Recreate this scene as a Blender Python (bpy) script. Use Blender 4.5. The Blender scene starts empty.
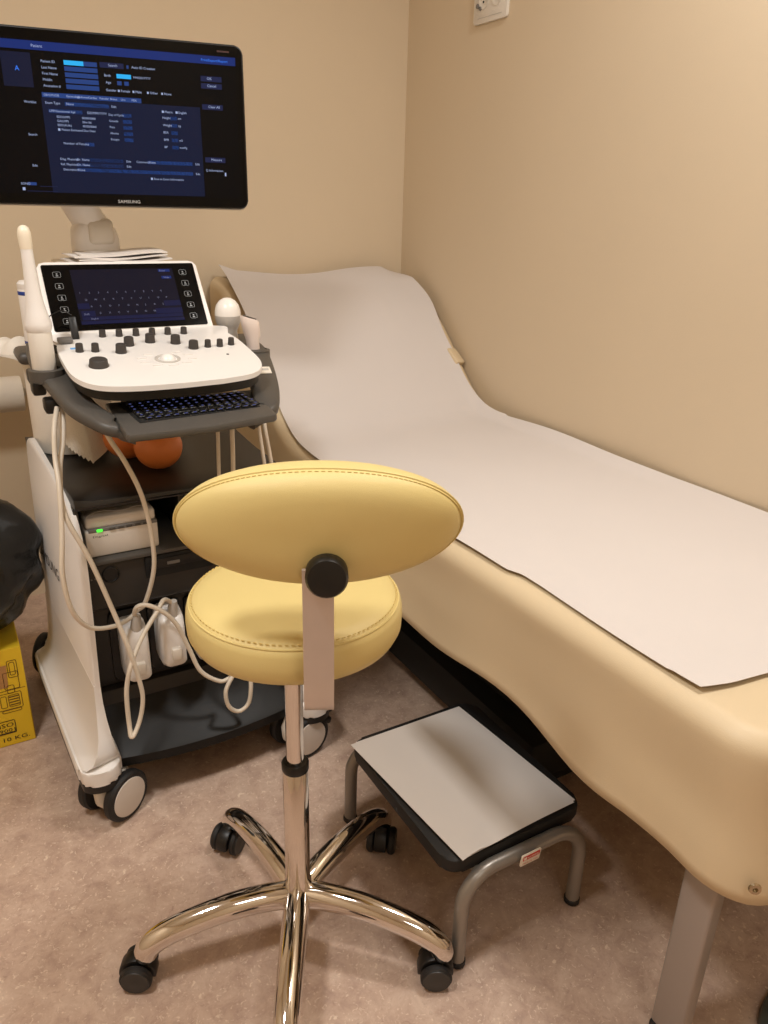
import bpy, bmesh, math, random
from mathutils import Vector, Matrix, noise
random.seed(7)
SC = bpy.context.scene
COL = SC.collection
PI = math.pi

# ------------------------------------------------------------------ camera, light, exposure
def set_camera():
    f, th, yaw, roll, H = 765.0, math.radians(22), math.radians(30.4), math.radians(-1.5), 1.2
    fw = Vector((math.sin(yaw)*math.cos(th), math.cos(yaw)*math.cos(th), -math.sin(th)))
    rt = Vector((math.cos(yaw), -math.sin(yaw), 0)); up = rt.cross(fw)
    r2 = rt*math.cos(roll) - up*math.sin(roll); u2 = rt*math.sin(roll) + up*math.cos(roll)
    cd = bpy.data.cameras.new('camera'); co = bpy.data.objects.new('camera', cd); COL.objects.link(co)
    m = Matrix((r2, u2, -fw)).transposed().to_4x4(); m.translation = (0, 0, H)
    co.matrix_world = m
    cd.sensor_fit = 'VERTICAL'; cd.sensor_height = 24.0; cd.lens = 24.0*f/1024
    cd.clip_start = 0.02
    SC.camera = co
set_camera()
SC.view_settings.view_transform = 'Standard'; SC.view_settings.look = 'None'
SC.view_settings.gamma = 1.0; SC.view_settings.use_curve_mapping = False
SC.view_settings.exposure = -0.12
w = bpy.data.worlds.new('room_dark'); SC.world = w; w.use_nodes = True
w.node_tree.nodes['Background'].inputs[0].default_value = (1, .85, .7, 1)
w.node_tree.nodes['Background'].inputs[1].default_value = 0.02
def area(name, loc, size, power, col, rot=(0, 0, 0)):
    l = bpy.data.lights.new(name, 'AREA'); l.shape = 'RECTANGLE'; l.size, l.size_y = size
    l.energy = power; l.color = col
    o = bpy.data.objects.new(name, l); COL.objects.link(o); o.location = loc; o.rotation_euler = rot
    return o
WARM = (1.0, .99, .965)
area('ceiling_light_couch', (1.10, .74, 2.40), (0.24, 0.24), 17, WARM)
area('ceiling_light_left', (-.40, .72, 2.40), (0.30, 0.30), 25, WARM)
area('fill_light_behind_camera', (.25, -.95, 2.40), (0.6, 0.6), 9, WARM)  # added soft fill behind the camera, no known fixture there

# ------------------------------------------------------------------ materials
def lin(c):
    out = []
    for v in c:
        v = v/255.0
        out.append(v/12.92 if v <= .04045 else ((v+.055)/1.055)**2.4)
    return out + [1.0]
def mat(name, rgb, rough=.5, metal=0.0, spec=.5, bump=0.0, bscale=200.0, var=0.0, vscale=8.0, emit=None, estr=1.0, coat=0.0, sheen=0.0, rvar=0.0):
    m = bpy.data.materials.new(name); m.use_nodes = True
    nt = m.node_tree; n = nt.nodes; b = n['Principled BSDF']
    b.inputs['Roughness'].default_value = rough; b.inputs['Metallic'].default_value = metal
    b.inputs['Specular IOR Level'].default_value = spec; b.inputs['Coat Weight'].default_value = coat
    tc = n.new('ShaderNodeTexCoord')
    c = lin(rgb)
    nz = n.new('ShaderNodeTexNoise'); nz.inputs['Scale'].default_value = vscale; nz.inputs['Detail'].default_value = 4
    nt.links.new(tc.outputs['Object'], nz.inputs['Vector'])
    mx = n.new('ShaderNodeMix'); mx.data_type = 'RGBA'
    v = max(var, .015)
    mx.inputs[6].default_value = [x*(1-v) for x in c[:3]]+[1]; mx.inputs[7].default_value = [min(1, x*(1+v)) for x in c[:3]]+[1]
    nt.links.new(nz.outputs['Fac'], mx.inputs[0]); nt.links.new(mx.outputs[2], b.inputs['Base Color'])
    if rvar:
        mr = n.new('ShaderNodeMapRange'); mr.inputs[3].default_value = max(0, rough-rvar); mr.inputs[4].default_value = rough+rvar
        nt.links.new(nz.outputs['Fac'], mr.inputs[0]); nt.links.new(mr.outputs[0], b.inputs['Roughness'])
    if bump:
        n2 = n.new('ShaderNodeTexNoise'); n2.inputs['Scale'].default_value = bscale; n2.inputs['Detail'].default_value = 3
        nt.links.new(tc.outputs['Object'], n2.inputs['Vector'])
        bp = n.new('ShaderNodeBump'); bp.inputs['Strength'].default_value = bump; bp.inputs['Distance'].default_value = .002
        nt.links.new(n2.outputs['Fac'], bp.inputs['Height']); nt.links.new(bp.outputs[0], b.inputs['Normal'])
    if emit:
        b.inputs['Emission Color'].default_value = lin(emit); b.inputs['Emission Strength'].default_value = estr
    return m
def floor_mat():
    m = bpy.data.materials.new('linoleum'); m.use_nodes = True; nt = m.node_tree; n = nt.nodes; b = n['Principled BSDF']
    tc = n.new('ShaderNodeTexCoord')
    def nz(scale, detail, dist, rough=.6):
        x = n.new('ShaderNodeTexNoise'); x.inputs['Scale'].default_value = scale; x.inputs['Detail'].default_value = detail
        x.inputs['Distortion'].default_value = dist; x.inputs['Roughness'].default_value = rough
        nt.links.new(tc.outputs['Object'], x.inputs['Vector']); return x
    def ramp(src, stops):
        r = n.new('ShaderNodeValToRGB'); e = r.color_ramp.elements
        e[0].position, e[0].color = stops[0]; e[1].position, e[1].color = stops[-1]
        for p, c in stops[1:-1]:
            q = e.new(p); q.color = c
        nt.links.new(src.outputs['Fac'], r.inputs['Fac']); return r
    base = ramp(nz(22, 10, .5, .72), [(.32, lin((172, 144, 127))), (.5, lin((194, 166, 147))), (.68, lin((209, 184, 164)))])
    spots = ramp(nz(120, 3, 1.2, .5), [(.60, (0, 0, 0, 1)), (.70, (1, 1, 1, 1))])
    dark = ramp(nz(70, 6, 1.0, .7), [(.58, (0, 0, 0, 1)), (.72, (1, 1, 1, 1))])
    m1 = n.new('ShaderNodeMix'); m1.data_type = 'RGBA'; m1.inputs[7].default_value = lin((236, 216, 192))
    s1 = n.new('ShaderNodeMath'); s1.operation = 'MULTIPLY'; s1.inputs[1].default_value = .6
    nt.links.new(spots.outputs[0], s1.inputs[0]); nt.links.new(s1.outputs[0], m1.inputs[0]); nt.links.new(base.outputs[0], m1.inputs[6])
    m2 = n.new('ShaderNodeMix'); m2.data_type = 'RGBA'; m2.inputs[7].default_value = lin((140, 108, 95))
    s2 = n.new('ShaderNodeMath'); s2.operation = 'MULTIPLY'; s2.inputs[1].default_value = .5
    nt.links.new(dark.outputs[0], s2.inputs[0]); nt.links.new(s2.outputs[0], m2.inputs[0]); nt.links.new(m1.outputs[2], m2.inputs[6])
    nt.links.new(m2.outputs[2], b.inputs['Base Color'])
    b.inputs['Roughness'].default_value = .42; b.inputs['Specular IOR Level'].default_value = .4
    return m
WHITE = mat('white_plastic', (238, 233, 228), .32, var=.02)
WHITE_D = mat('ivory_plastic', (226, 218, 206), .4)
LGREY = mat('light_grey_plastic', (196, 190, 182), .4)
HUBCAP = mat('caster_cap_plastic', (212, 200, 188), .45)
MGREY = mat('mid_grey_plastic', (120, 116, 112), .45)
DGREY = mat('charcoal_plastic', (78, 74, 69), .42, bump=.15, bscale=900)
DECK = mat('dark_grey_housing', (44, 41, 38), .40, bump=.2, bscale=700)
BLACK = mat('black_plastic', (15, 14, 13), .4)
BLACKM = mat('matte_black', (14, 13, 12), .7)
RUBBER = mat('black_rubber', (24, 22, 21), .6)
KNOBM = mat('knob_rubber', (62, 57, 54), .5)
GLASSB = mat('black_glass', (5, 5, 6), .08, spec=.18)
VINYL = mat('yellow_vinyl', (223, 201, 134), .42, var=.03, bump=.25, bscale=1400)
STITCH = mat('yellow_thread', (214, 188, 116), .7)
CREAM = mat('cream_vinyl', (218, 197, 162), .48, var=.03, vscale=3, bump=.15, bscale=700)
PAPER = mat('white_paper', (216, 208, 203), .8, spec=.2, var=.02, vscale=5, bump=.15, bscale=350)
PAPER2 = mat('office_paper', (228, 221, 215), .8, spec=.2)
TOWEL = mat('paper_towel', (238, 230, 218), .9, spec=.1, bump=.5, bscale=260)
CHROME = mat('chrome', (226, 220, 214), .07, metal=1.0, rvar=.02)
STEEL = mat('brushed_steel', (214, 204, 198), .42, metal=.75, var=.06, vscale=30)
GREYMET = mat('grey_painted_tube', (150, 143, 135), .35, metal=.5)
LEGMET = mat('couch_leg_paint', (164, 152, 144), .42, metal=.15)
CABLE = mat('cream_cable', (226, 214, 196), .45)
ORANGE = mat('orange_skin', (244, 142, 74), .42, var=.08, vscale=14, bump=.35, bscale=420)
WALLM = mat('beige_wall_paint', (217, 198, 170), .75, spec=.25, var=.03, vscale=2.5, bump=.12, bscale=260)
CEILM = mat('white_ceiling_paint', (240, 234, 224), .8)
YBOX = mat('yellow_cardboard', (226, 188, 34), .6, var=.03)
BROWN = mat('brown_cardboard', (176, 128, 74), .7)
BROWNPRINT = mat('brown_print', (96, 66, 16), .7)
DARKPRINT = mat('dark_print', (52, 40, 16), .7)
BAG = mat('black_bin_liner', (13, 13, 11), .24, spec=.5, bump=1.0, bscale=45)
SKYBLUE = mat('blue_print', (34, 66, 150), .5)
PALEBLUE = mat('pale_blue_tag', (110, 170, 226), .5)
REDP = mat('red_print', (206, 52, 44), .5)
LABELW = mat('white_label', (240, 230, 214), .5)
LOGO = mat('silver_print', (205, 205, 205), .4, metal=.2)
GREYPRINT = mat('grey_print', (98, 94, 92), .5)
GOLD = mat('brass_eyelet', (190, 176, 150), .25, metal=1.0)
SCR = mat('screen_navy', (8, 9, 18), .10, spec=.15, emit=(17, 25, 50), estr=1.0)
SCRK = mat('screen_black', (4, 4, 5), .10, spec=.15, emit=(5, 5, 7), estr=1.0)
SCRP = mat('screen_panel', (8, 9, 18), .10, spec=.15, emit=(22, 26, 48), estr=1.0)
SCRB = mat('screen_bar', (8, 9, 18), .10, spec=.15, emit=(26, 46, 112), estr=1.0)
SCRF = mat('screen_field', (8, 9, 18), .10, spec=.15, emit=(38, 66, 128), estr=1.0)
SCRC = mat('screen_cyan', (8, 9, 18), .10, spec=.15, emit=(46, 176, 240), estr=1.1)
SCRT = mat('screen_text', (8, 9, 18), .10, spec=.15, emit=(170, 184, 222), estr=1.0)
SCRBT = mat('screen_button', (8, 9, 18), .10, spec=.15, emit=(30, 36, 70), estr=1.0)
SCRBL = mat('screen_link', (8, 9, 18), .10, spec=.15, emit=(60, 130, 255), estr=1.0)
TSCR = mat('touch_screen_glow', (8, 8, 12), .10, spec=.15, emit=(22, 20, 34), estr=1.0)
TSCRD = mat('touch_key_glow', (8, 8, 12), .10, spec=.15, emit=(26, 28, 62), estr=1.0)
TTXT = mat('touch_letter_glow', (8, 8, 12), .2, emit=(120, 122, 150), estr=1.0)
KEYL = mat('key_backlight', (8, 8, 16), .3, emit=(86, 92, 150), estr=.9)
GREEN = mat('green_led', (20, 120, 30), .3, emit=(70, 255, 60), estr=2.0)

# ------------------------------------------------------------------ mesh helpers
def rotm(e): 
    from mathutils import Euler
    return Euler(e).to_matrix().to_4x4()
def spline(pts, n=8, closed=False):
    P = [Vector(p) for p in pts]; out = []
    N = len(P); rng = N if closed else N-1
    for i in range(rng):
        if closed: p0, p1, p2, p3 = P[i-1], P[i], P[(i+1) % N], P[(i+2) % N]
        else: p0, p1, p2, p3 = P[max(i-1, 0)], P[i], P[i+1], P[min(i+2, N-1)]
        for k in range(n):
            t = k/n
            out.append(.5*((2*p1)+(p2-p0)*t+(2*p0-5*p1+4*p2-p3)*t*t+(3*p1-p0-3*p2+p3)*t**3))
    if not closed: out.append(P[-1])
    return out
class B:
    def __init__(s): s.bm = bmesh.new()
    def _face(s, vs):
        try: return s.bm.faces.new(vs)
        except ValueError: return None
    def box(s, c, d, rot=None, bev=0.0, seg=2, M=None):
        m = Matrix.Translation(c) @ (rotm(rot) if rot else Matrix.Identity(4)) @ Matrix.Diagonal((*d, 1))
        if M is not None: m = M @ m
        r = bmesh.ops.create_cube(s.bm, size=1.0, matrix=m)
        if bev:
            es = list({e for v in r['verts'] for e in v.link_edges})
            bmesh.ops.bevel(s.bm, geom=es, offset=bev, segments=seg, profile=.5, affect='EDGES')
        return s
    def b2(s, lo, hi, bev=0.0, seg=2):
        return s.box([(a+b)/2 for a, b in zip(lo, hi)], [b-a for a, b in zip(lo, hi)], bev=bev, seg=seg)
    def rings(s, rings, cap0=True, cap1=True, closed=True):
        vr = [[s.bm.verts.new(p) for p in r] for r in rings]
        n = len(vr[0])
        for a, b in zip(vr, vr[1:]):
            for i in range(n if closed else n-1):
                j = (i+1) % n; s._face((a[i], a[j], b[j], b[i]))
        if cap0: s._face(list(reversed(vr[0])))
        if cap1: s._face(vr[-1])
        return vr
    def tube(s, pts, r, seg=10, cap=True, closed=False, flat=None):
        P = [Vector(p) for p in pts]; n = len(P)
        rr = r if isinstance(r, (list, tuple)) else [r]*n
        up = None; rings = []
        for i in range(n):
            if closed: t = (P[(i+1) % n]-P[i-1])
            else: t = P[min(i+1, n-1)]-P[max(i-1, 0)]
            if t.length < 1e-9: t = Vector((0, 0, 1))
            t.normalize()
            if up is None:
                a = Vector((0, 0, 1)) if abs(t.z) < .9 else Vector((0, 1, 0))
                up = (a - t*a.dot(t)).normalized()
            else:
                up = (up - t*up.dot(t))
                up.normalize()
            sd = t.cross(up); f = flat or (1, 1)
            rings.append([P[i] + (sd*math.cos(2*PI*k/seg)*f[0] + up*math.sin(2*PI*k/seg)*f[1])*rr[i] for k in range(seg)])
        if closed:
            rings.append(rings[0]); 
            vr = [[s.bm.verts.new(p) for p in q] for q in rings[:-1]]; vr.append(vr[0])
            for a, b in zip(vr, vr[1:]):
                for i in range(seg): s._face((a[i], a[(i+1) % seg], b[(i+1) % seg], b[i]))
        else: s.rings(rings, cap, cap)
        return s
    def lathe(s, prof, c=(0, 0, 0), seg=32, axis=None, cap=True):
        """prof: (r, h) pairs along axis (default +Z) from base c"""
        ax = Vector(axis or (0, 0, 1)).normalized()
        q = Vector((0, 0, 1)).rotation_difference(ax); C = Vector(c)
        rings = []
        for r, h in prof:
            r = max(r, 1e-5)
            rings.append([C + q @ Vector((r*math.cos(2*PI*k/seg), r*math.sin(2*PI*k/seg), h)) for k in range(seg)])
        s.rings(rings, cap, cap); return s
    def cyl(s, a, b, r, seg=20, r2=None, bev=0.0):
        a, b = Vector(a), Vector(b); L = (b-a).length; r2 = r if r2 is None else r2
        if bev: prof = [(r-bev, 0), (r, bev), (r2, L-bev), (r2-bev, L)]
        else: prof = [(r, 0), (r2, L)]
        return s.lathe(prof, a, seg, b-a)
    def prism(s, pts, h, M=None, bev=0.0, seg=2):
        """2-D outline extruded by h along local Z, M places it"""
        M = M or Matrix.Identity(4)
        vb = [s.bm.verts.new(M @ Vector((p[0], p[1], 0))) for p in pts]
        vt = [s.bm.verts.new(M @ Vector((p[0], p[1], h))) for p in pts]
        f0 = s._face(list(reversed(vb))); f1 = s._face(vt); n = len(pts)
        for i in range(n): s._face((vb[i], vb[(i+1) % n], vt[(i+1) % n], vt[i]))
        if bev:
            es = [e for f in (f0, f1) for e in f.edges]
            bmesh.ops.bevel(s.bm, geom=es, offset=bev, segments=seg, profile=.5, affect='EDGES')
        return s
    def sphere(s, c, r, sc=(1, 1, 1), seg=24, ring=14, fn=None):
        m = Matrix.Translation(c) @ Matrix.Diagonal((r*sc[0], r*sc[1], r*sc[2], 1))
        q = bmesh.ops.create_uvsphere(s.bm, u_segments=seg, v_segments=ring, radius=1.0, matrix=m)
        if fn:
            for v in q['verts']: v.co = fn(v.co)
        return s
    def grid(s, nu, nv, fn, thick=0.0):
        V = [[s.bm.verts.new(fn(i/nu, j/nv)) for j in range(nv+1)] for i in range(nu+1)]
        fs = []
        for i in range(nu):
            for j in range(nv):
                f = s._face((V[i][j], V[i+1][j], V[i+1][j+1], V[i][j+1])); fs.append(f)
        if thick:
            s.bm.normal_update()
            bmesh.ops.solidify(s.bm, geom=fs, thickness=thick)
        return s
def rrect(x0, y0, x1, y1, r, n=5):
    out = []
    for cx, cy, a in ((x1-r, y0+r, -90), (x1-r, y1-r, 0), (x0+r, y1-r, 90), (x0+r, y0+r, 180)):
        for k in range(n+1):
            t = math.radians(a+90*k/n); out.append((cx+r*math.cos(t), cy+r*math.sin(t)))
    return out
def wloc(o):
    v = Vector((0, 0, 0))
    while o is not None: v = v+o.location; o = o.parent
    return v
def build(name, b, m, parent=None, smooth=38, flip=False):
    bm = b.bm if isinstance(b, B) else b
    bmesh.ops.recalc_face_normals(bm, faces=bm.faces)
    me = bpy.data.meshes.new(name)
    lo = [min(v.co[i] for v in bm.verts) for i in range(3)]; hi = [max(v.co[i] for v in bm.verts) for i in range(3)]
    org = Vector(((lo[0]+hi[0])/2, (lo[1]+hi[1])/2, lo[2]))
    bmesh.ops.translate(bm, verts=bm.verts, vec=-org)
    bm.to_mesh(me); bm.free()
    o = bpy.data.objects.new(name, me); COL.objects.link(o)
    for x in (m if isinstance(m, (list, tuple)) else [m]): me.materials.append(x)
    if smooth:
        me.polygons.foreach_set('use_smooth', [True]*len(me.polygons)); me.set_sharp_from_angle(angle=math.radians(smooth))
    if parent is not None:
        o.parent = parent; o.location = org - wloc(parent)
    else: o.location = org
    return o
def tag(o, label, cat, group=None):
    o['label'] = label; o['category'] = cat
    if group: o['group'] = group
    return o
def thing(name, loc, label, cat, group=None):
    o = bpy.data.objects.new(name, None); COL.objects.link(o); o.location = loc; o.empty_display_size = .05
    return tag(o, label, cat, group)
def copy(o, parent, loc=None, rz=None):
    c = o.copy(); COL.objects.link(c); c.parent = parent
    if loc is not None: c.location = loc
    if rz is not None: c.rotation_euler.z = rz
    return c
def struct(name, b, m, smooth=0, parent=None):
    o = build(name, b, m, parent, smooth)
    if parent is None: o['kind'] = 'structure'
    return o
_txt = {}
def text_verts(s, bold=False):
    if s not in _txt:
        cu = bpy.data.curves.new('t', 'FONT'); cu.body = s; cu.size = 1.0; cu.align_x = 'LEFT'; cu.resolution_u = 2
        if bold: cu.offset = .015
        ob = bpy.data.objects.new('t', cu); COL.objects.link(ob)
        dg = bpy.context.evaluated_depsgraph_get(); me = bpy.data.meshes.new_from_object(ob.evaluated_get(dg))
        vs = [v.co.copy() for v in me.vertices]; fs = [tuple(p.vertices) for p in me.polygons]
        bpy.data.objects.remove(ob); bpy.data.curves.remove(cu); bpy.data.meshes.remove(me)
        _txt[s] = (vs, fs)
    return _txt[s]
def add_text(b, s, M, size, width=None, center=False):
    vs, fs = text_verts(s)
    if not vs: return
    w = max(v.x for v in vs); kx = size if width is None else width/w
    off = -w*kx/2 if center else 0
    nv = [b.bm.verts.new(M @ Vector((v.x*kx+off, v.y*size, 0))) for v in vs]
    for f in fs: b._face([nv[i] for i in f])
def frame_mat(o, x, y):
    """matrix whose local x,y axes are the given world vectors, origin o"""
    x = Vector(x).normalized(); y = Vector(y); y = (y-x*y.dot(x)).normalized(); z = x.cross(y)
    m = Matrix((x, y, z)).transposed().to_4x4(); m.translation = Vector(o); return m

# ------------------------------------------------------------------ the room
XR, YB, XL, YF, ZC = 1.478, 2.445, -1.35, -1.6, 2.42
T = .1
struct('floor', B().b2((XL-T, YF-T, -.1), (XR+T, YB+T, 0)), floor_mat())
struct('ceiling', B().b2((XL-T, YF-T, ZC), (XR+T, YB+T, ZC+.1)), CEILM)
struct('wall_right', B().b2((XR, YF-T, 0), (XR+T, YB+T, ZC)), WALLM)
struct('wall_back', B().b2((XL-T, YB, 0), (XR, YB+T, ZC)), WALLM)
struct('wall_left', B().b2((XL-T, YF, 0), (XL, YB, ZC)), WALLM)
struct('wall_front', B().b2((XL-T, YF-T, 0), (XR, YF, ZC)), WALLM)

# ------------------------------------------------------------------ examination couch
PROF = [(.30, .606), (.6, .608), (1.0, .603), (1.4, .598), (1.6, .596), (1.74, .596), (1.80, .600), (1.86, .616), (1.93, .655), (2.0, .712),
        (2.06, .770), (2.12, .826), (2.18, .872), (2.24, .912), (2.30, .945), (2.35, .962), (2.395, .971), (2.45, .975)]
def ztop(y):
    P = PROF
    if y <= P[0][0]: return P[0][1]
    if y >= P[-1][0]: return P[-1][1]
    for i in range(len(P)-1):
        if P[i][0] <= y <= P[i+1][0]:
            (x0, a), (x1, b2) = P[i], P[i+1]
            t = (y-x0)/(x1-x0)
            m0 = ((b2-P[i-1][1])/(x1-P[i-1][0]) if i > 0 else (b2-a)/(x1-x0))*(x1-x0)
            m1 = ((P[i+2][1]-a)/(P[i+2][0]-x0) if i+2 < len(P) else (b2-a)/(x1-x0))*(x1-x0)
            return (2*t**3-3*t*t+1)*a+(t**3-2*t*t+t)*m0+(-2*t**3+3*t*t)*b2+(t**3-t*t)*m1
def hem_z(x, y):
    z = .388 + .012*math.sin(y*7.0+1.0) + .011*math.sin(y*15+.6)
    z -= .02*max(0, 1-abs(y-.40)/.18)
    return z
couch = thing('exam_couch', (1.12, 1.4, 0), 'long examination couch with cream vinyl cover standing along the right wall', 'couch')
cx0, cx1, cy0, cy1, cr = .768, 1.470, .385, 2.425, .08
def couch_cover():
    b = B()
    per = []
    def arc(cx, cy, a0, a1, n):
        for k in range(n+1):
            a = math.radians(a0+(a1-a0)*k/n); per.append((cx+cr*math.cos(a), cy+cr*math.sin(a), math.cos(a), math.sin(a)))
    def line(p, q, n, nx, ny):
        for k in range(1, n):
            t = k/n; per.append((p[0]+(q[0]-p[0])*t, p[1]+(q[1]-p[1])*t, nx, ny))
    arc(cx0+cr, cy0+cr, 180, 270, 10); line((cx0+cr, cy0), (cx1-.03, cy0), 16, 0, -1)
    per.append((cx1-.02, cy0, 0, -1)); per.append((cx1, cy0+.02, 1, 0))
    line((cx1, cy0+.02), (cx1, cy1), 60, 1, 0)
    per.append((cx1, cy1, 1, 0)); line((cx1, cy1), (cx0, cy1), 14, 0, 1)
    per.append((cx0, cy1, -1, 0)); line((cx0, cy1), (cx0, cy0+cr), 70, -1, 0)
    xm = (cx0+cx1)/2
    rings = []
    # skirt from hem up to the rounded edge, then the top towards the spine
    for k in range(13):
        t = k/12; row = []
        for (x, y, nx, ny) in per:
            hz = hem_z(x, y) if nx < .5 and ny < .5 else .45
            zt = ztop(y)-.034
            z = hz+(zt-hz)*t
            drop = (1-t)
            wob = (.006*math.sin(y*9+x*6)+.005*math.sin(y*19+2))*drop +   .006*math.sin(PI*t)*noise.noise(Vector((x*2, y*5.5, t*2.2)))
            fl = .010*drop + wob - .006*math.sin(PI*t)
            if nx > .5 or ny > .5: fl = 0
            row.append((x+nx*fl, y+ny*fl, z))
        rings.append(row)
    for k in range(1, 7):
        a = math.radians(90*k/6); row = []
        for (x, y, nx, ny) in per:
            d = .034*(1-math.cos(a)); z = ztop(y)-.034+.034*math.sin(a)
            row.append((x-nx*d, y-ny*d, z))
        rings.append(row)
    for k in range(1, 13):
        t = k/12; row = []
        for (x, y, nx, ny) in per:
            x1, y1 = x-nx*.034, y-ny*.034
            sy = min(max(y, cy0+.3), cy1-.3)
            X = x1+(xm-x1)*t; Y = y1+(sy-y1)*t
            row.append((X, Y, ztop(Y)))
        rings.append(row)
    b.rings(rings, False, False)
    fs = list(b.bm.faces); b.bm.normal_update(); bmesh.ops.remove_doubles(b.bm, verts=b.bm.verts, dist=1e-5)
    return b
cover = build('couch_cover', couch_cover(), CREAM, couch, smooth=60)
mod = cover.modifiers.new('thickness', 'SOLIDIFY'); mod.thickness = .003; mod.offset = -1
ey = B(); ey.lathe([(.0035, 0), (.0035, .003), (.0075, .003), (.0085, 0)], (.7905, .3850, .398), 16, (-.60, -.80, .08)); build('eyelet', ey, GOLD, cover)
# mattress and head section under the cover
def slab(y0, y1, zo, th, n, x0=.815, x1=1.45):
    rs = []
    for k in range(n+1):
        y = y0+(y1-y0)*k/n; z = ztop(y)-zo
        rs.append([(x0, y, z-th), (x1, y, z-th), (x1, y, z), (x0, y, z)])
    b = B(); b.rings(rs); return b
build('mattress', slab(.47, 1.72, .014, .06, 8), CREAM, couch)
build('head_section', slab(1.74, 2.38, .02, .05, 16), CREAM, couch)
fr = B()
for x in (.83, 1.40): fr.b2((x-.02, .47, .49), (x+.02, 2.3, .525), .004)
for y in (.50, 1.2, 1.75, 2.28): fr.b2((.83, y-.02, .49), (1.40, y+.02, .522), .004)
build('frame', fr, BLACKM, couch)
for x, y, nm in ((.813, .463, 0), (1.40, .463, 0), (.822, 2.25, 0), (1.40, 2.25, 0)):
    lg = B().b2((x-.013, y-.027, .012), (x+.013, y+.027, .50), .005, 3)
    l = build('leg', lg, LEGMET, couch)
    build('foot_cap', B().b2((x-.015, y-.027, 0), (x+.015, y+.027, .014), .003), RUBBER, l)
md = B(); md.b2((.93, .95, .06), (1.38, 1.75, .16), .01); md.b2((.98, 1.05, .16), (1.02, 1.65, .44), .005); md.b2((1.28, 1.05, .16), (1.32, 1.65, .44), .005)
md.b2((.86, .96, .03), (1.40, 1.02, .07), .008); md.b2((.86, 1.68, .03), (1.40, 1.74, .07), .008); md.b2((.95, 1.2, .42), (1.38, 1.5, .49), .01)
for y in (.99, 1.71):
    for x in (.90, 1.37): md.cyl((x-.02, y, .022), (x+.02, y, .022), .022, 14)
build('added_dark_underbody', md, BLACKM, couch)  # made-up dark base, added to keep the space under the couch black

# paper sheet on the couch
def sheet():
    b = B()
    def fn(u, v):
        y = .512+(2.402-.512)*v; x = .792+(1.452-.792)*u
        zz = ztop(y)+.0045
        el = (1-u); 
        x += (.010*math.sin(y*2.6+.6)+.005*math.sin(y*7.3))*max(0, 1-u*5) - (.012*math.sin(y*3.1+1.2)+.005*math.sin(y*11))*max(0, u*5-4)
        x += .004*noise.noise(Vector((x*3, y*3, 0)))
        x += .012*max(0, 1-u*6)*max(0, min(1, (.93-y)/.03))*max(0, min(1, (y-.55)/.3))
        up = .003*max(0, 1-u*14)*(1+.6*math.sin(y*6.5)) + .010*max(0, u*14-13)*(1+.7*math.sin(y*5))
        if y > 2.0: x += .007*math.sin(y*26+.5)*max(0, u*5-4)
        if y > 1.75: up *= 1.3
        w = .0025*noise.noise(Vector((x*5, y*4, 1.7))) + .0015*math.sin(x*14+y*4)
        h = max(0, min(1, (y-2.0)/.4))
        # sagging waves and a soft pillow swell under the head end
        w = max(w, 0) + h*(.011+.010*math.sin((x-.79)*10.5+1.9) + .008*math.exp(-((y-2.17)/.06)**2)*(1 if u < .75 else .4))
        if y > 2.30 and u < .09: up += (y-2.30)/.1*(.09-u)/.09*.010
        if y > 2.3 and u > .88: up -= (y-2.3)/.1*(u-.88)/.12*.03
        # the foot corner: rounded off and curling down a little
        if v < .03: up += .002
        yy = y
        if u < .10 and v < .04:
            yy += .010*((.10-u)/.10)**2*((.04-v)/.04)
        yy -= .020*max(0, min(1, (u-.05)/.3))*max(0, 1-v*12)
        return Vector((x, yy, zz+w+up))
    b.grid(44, 150, fn, .0007); return b
tag(build('couch_paper', sheet(), PAPER, smooth=70), 'long white paper sheet spread over the cream examination couch', 'paper sheet')

# small cream pillow tucked behind the paper at the wall
pl = B(); pl.box((1.442, 2.035, .742), (.040, .062, .026), (math.radians(40), .1, .3), .005, 3)
tag(build('cushion_corner', pl, CREAM), 'small cream cushion corner poking out between couch paper and right wall', 'cushion')

# ------------------------------------------------------------------ wall socket on the right wall
sk = thing('wall_socket', (XR, 2.0, 1.72), 'white power socket plate fixed high on the right wall', 'socket')
MS = frame_mat((XR, 2.0755, 1.672), (0, -1, 0), (0, 0, 1))
plate = build('cover_plate', B().prism(rrect(0, 0, .149, .10, .006), .009, MS, .003), WHITE_D, sk)
for x in (.045, .104):
    u = build('socket_insert', B().lathe([(.022, .0085), (.0225, .0105), (.019, .0105), (.017, .0095)], MS @ Vector((x, .055, 0)), 24, (-1, 0, 0)), WHITE_D, sk)
    bb = B()
    for dx, dy in ((-.009, .004), (.009, .004), (0, -.005)): bb.lathe([(.0028, .0090), (.0028, .0110)], MS @ Vector((x+dx, .055+dy, 0)), 10, (-1, 0, 0))
    build('pin_hole', bb, BLACKM, u)
bb = B(); bb.lathe([(.006, .009), (.006, .014), (.004, .015)], MS @ Vector((.021, .043, 0)), 14, (-1, 0, 0)); bb.lathe([(.005, .009), (.005, .013)], MS @ Vector((.032, .036, 0)), 14, (-1, 0, 0))
build('indicator', bb, MGREY, sk)
bb = B(); bb.prism(rrect(.02, .012, .13, .0135, .0006, 2), .0006, MS @ Matrix.Translation((0, 0, .009))); build('label_strip', bb, LGREY, sk)

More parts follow.
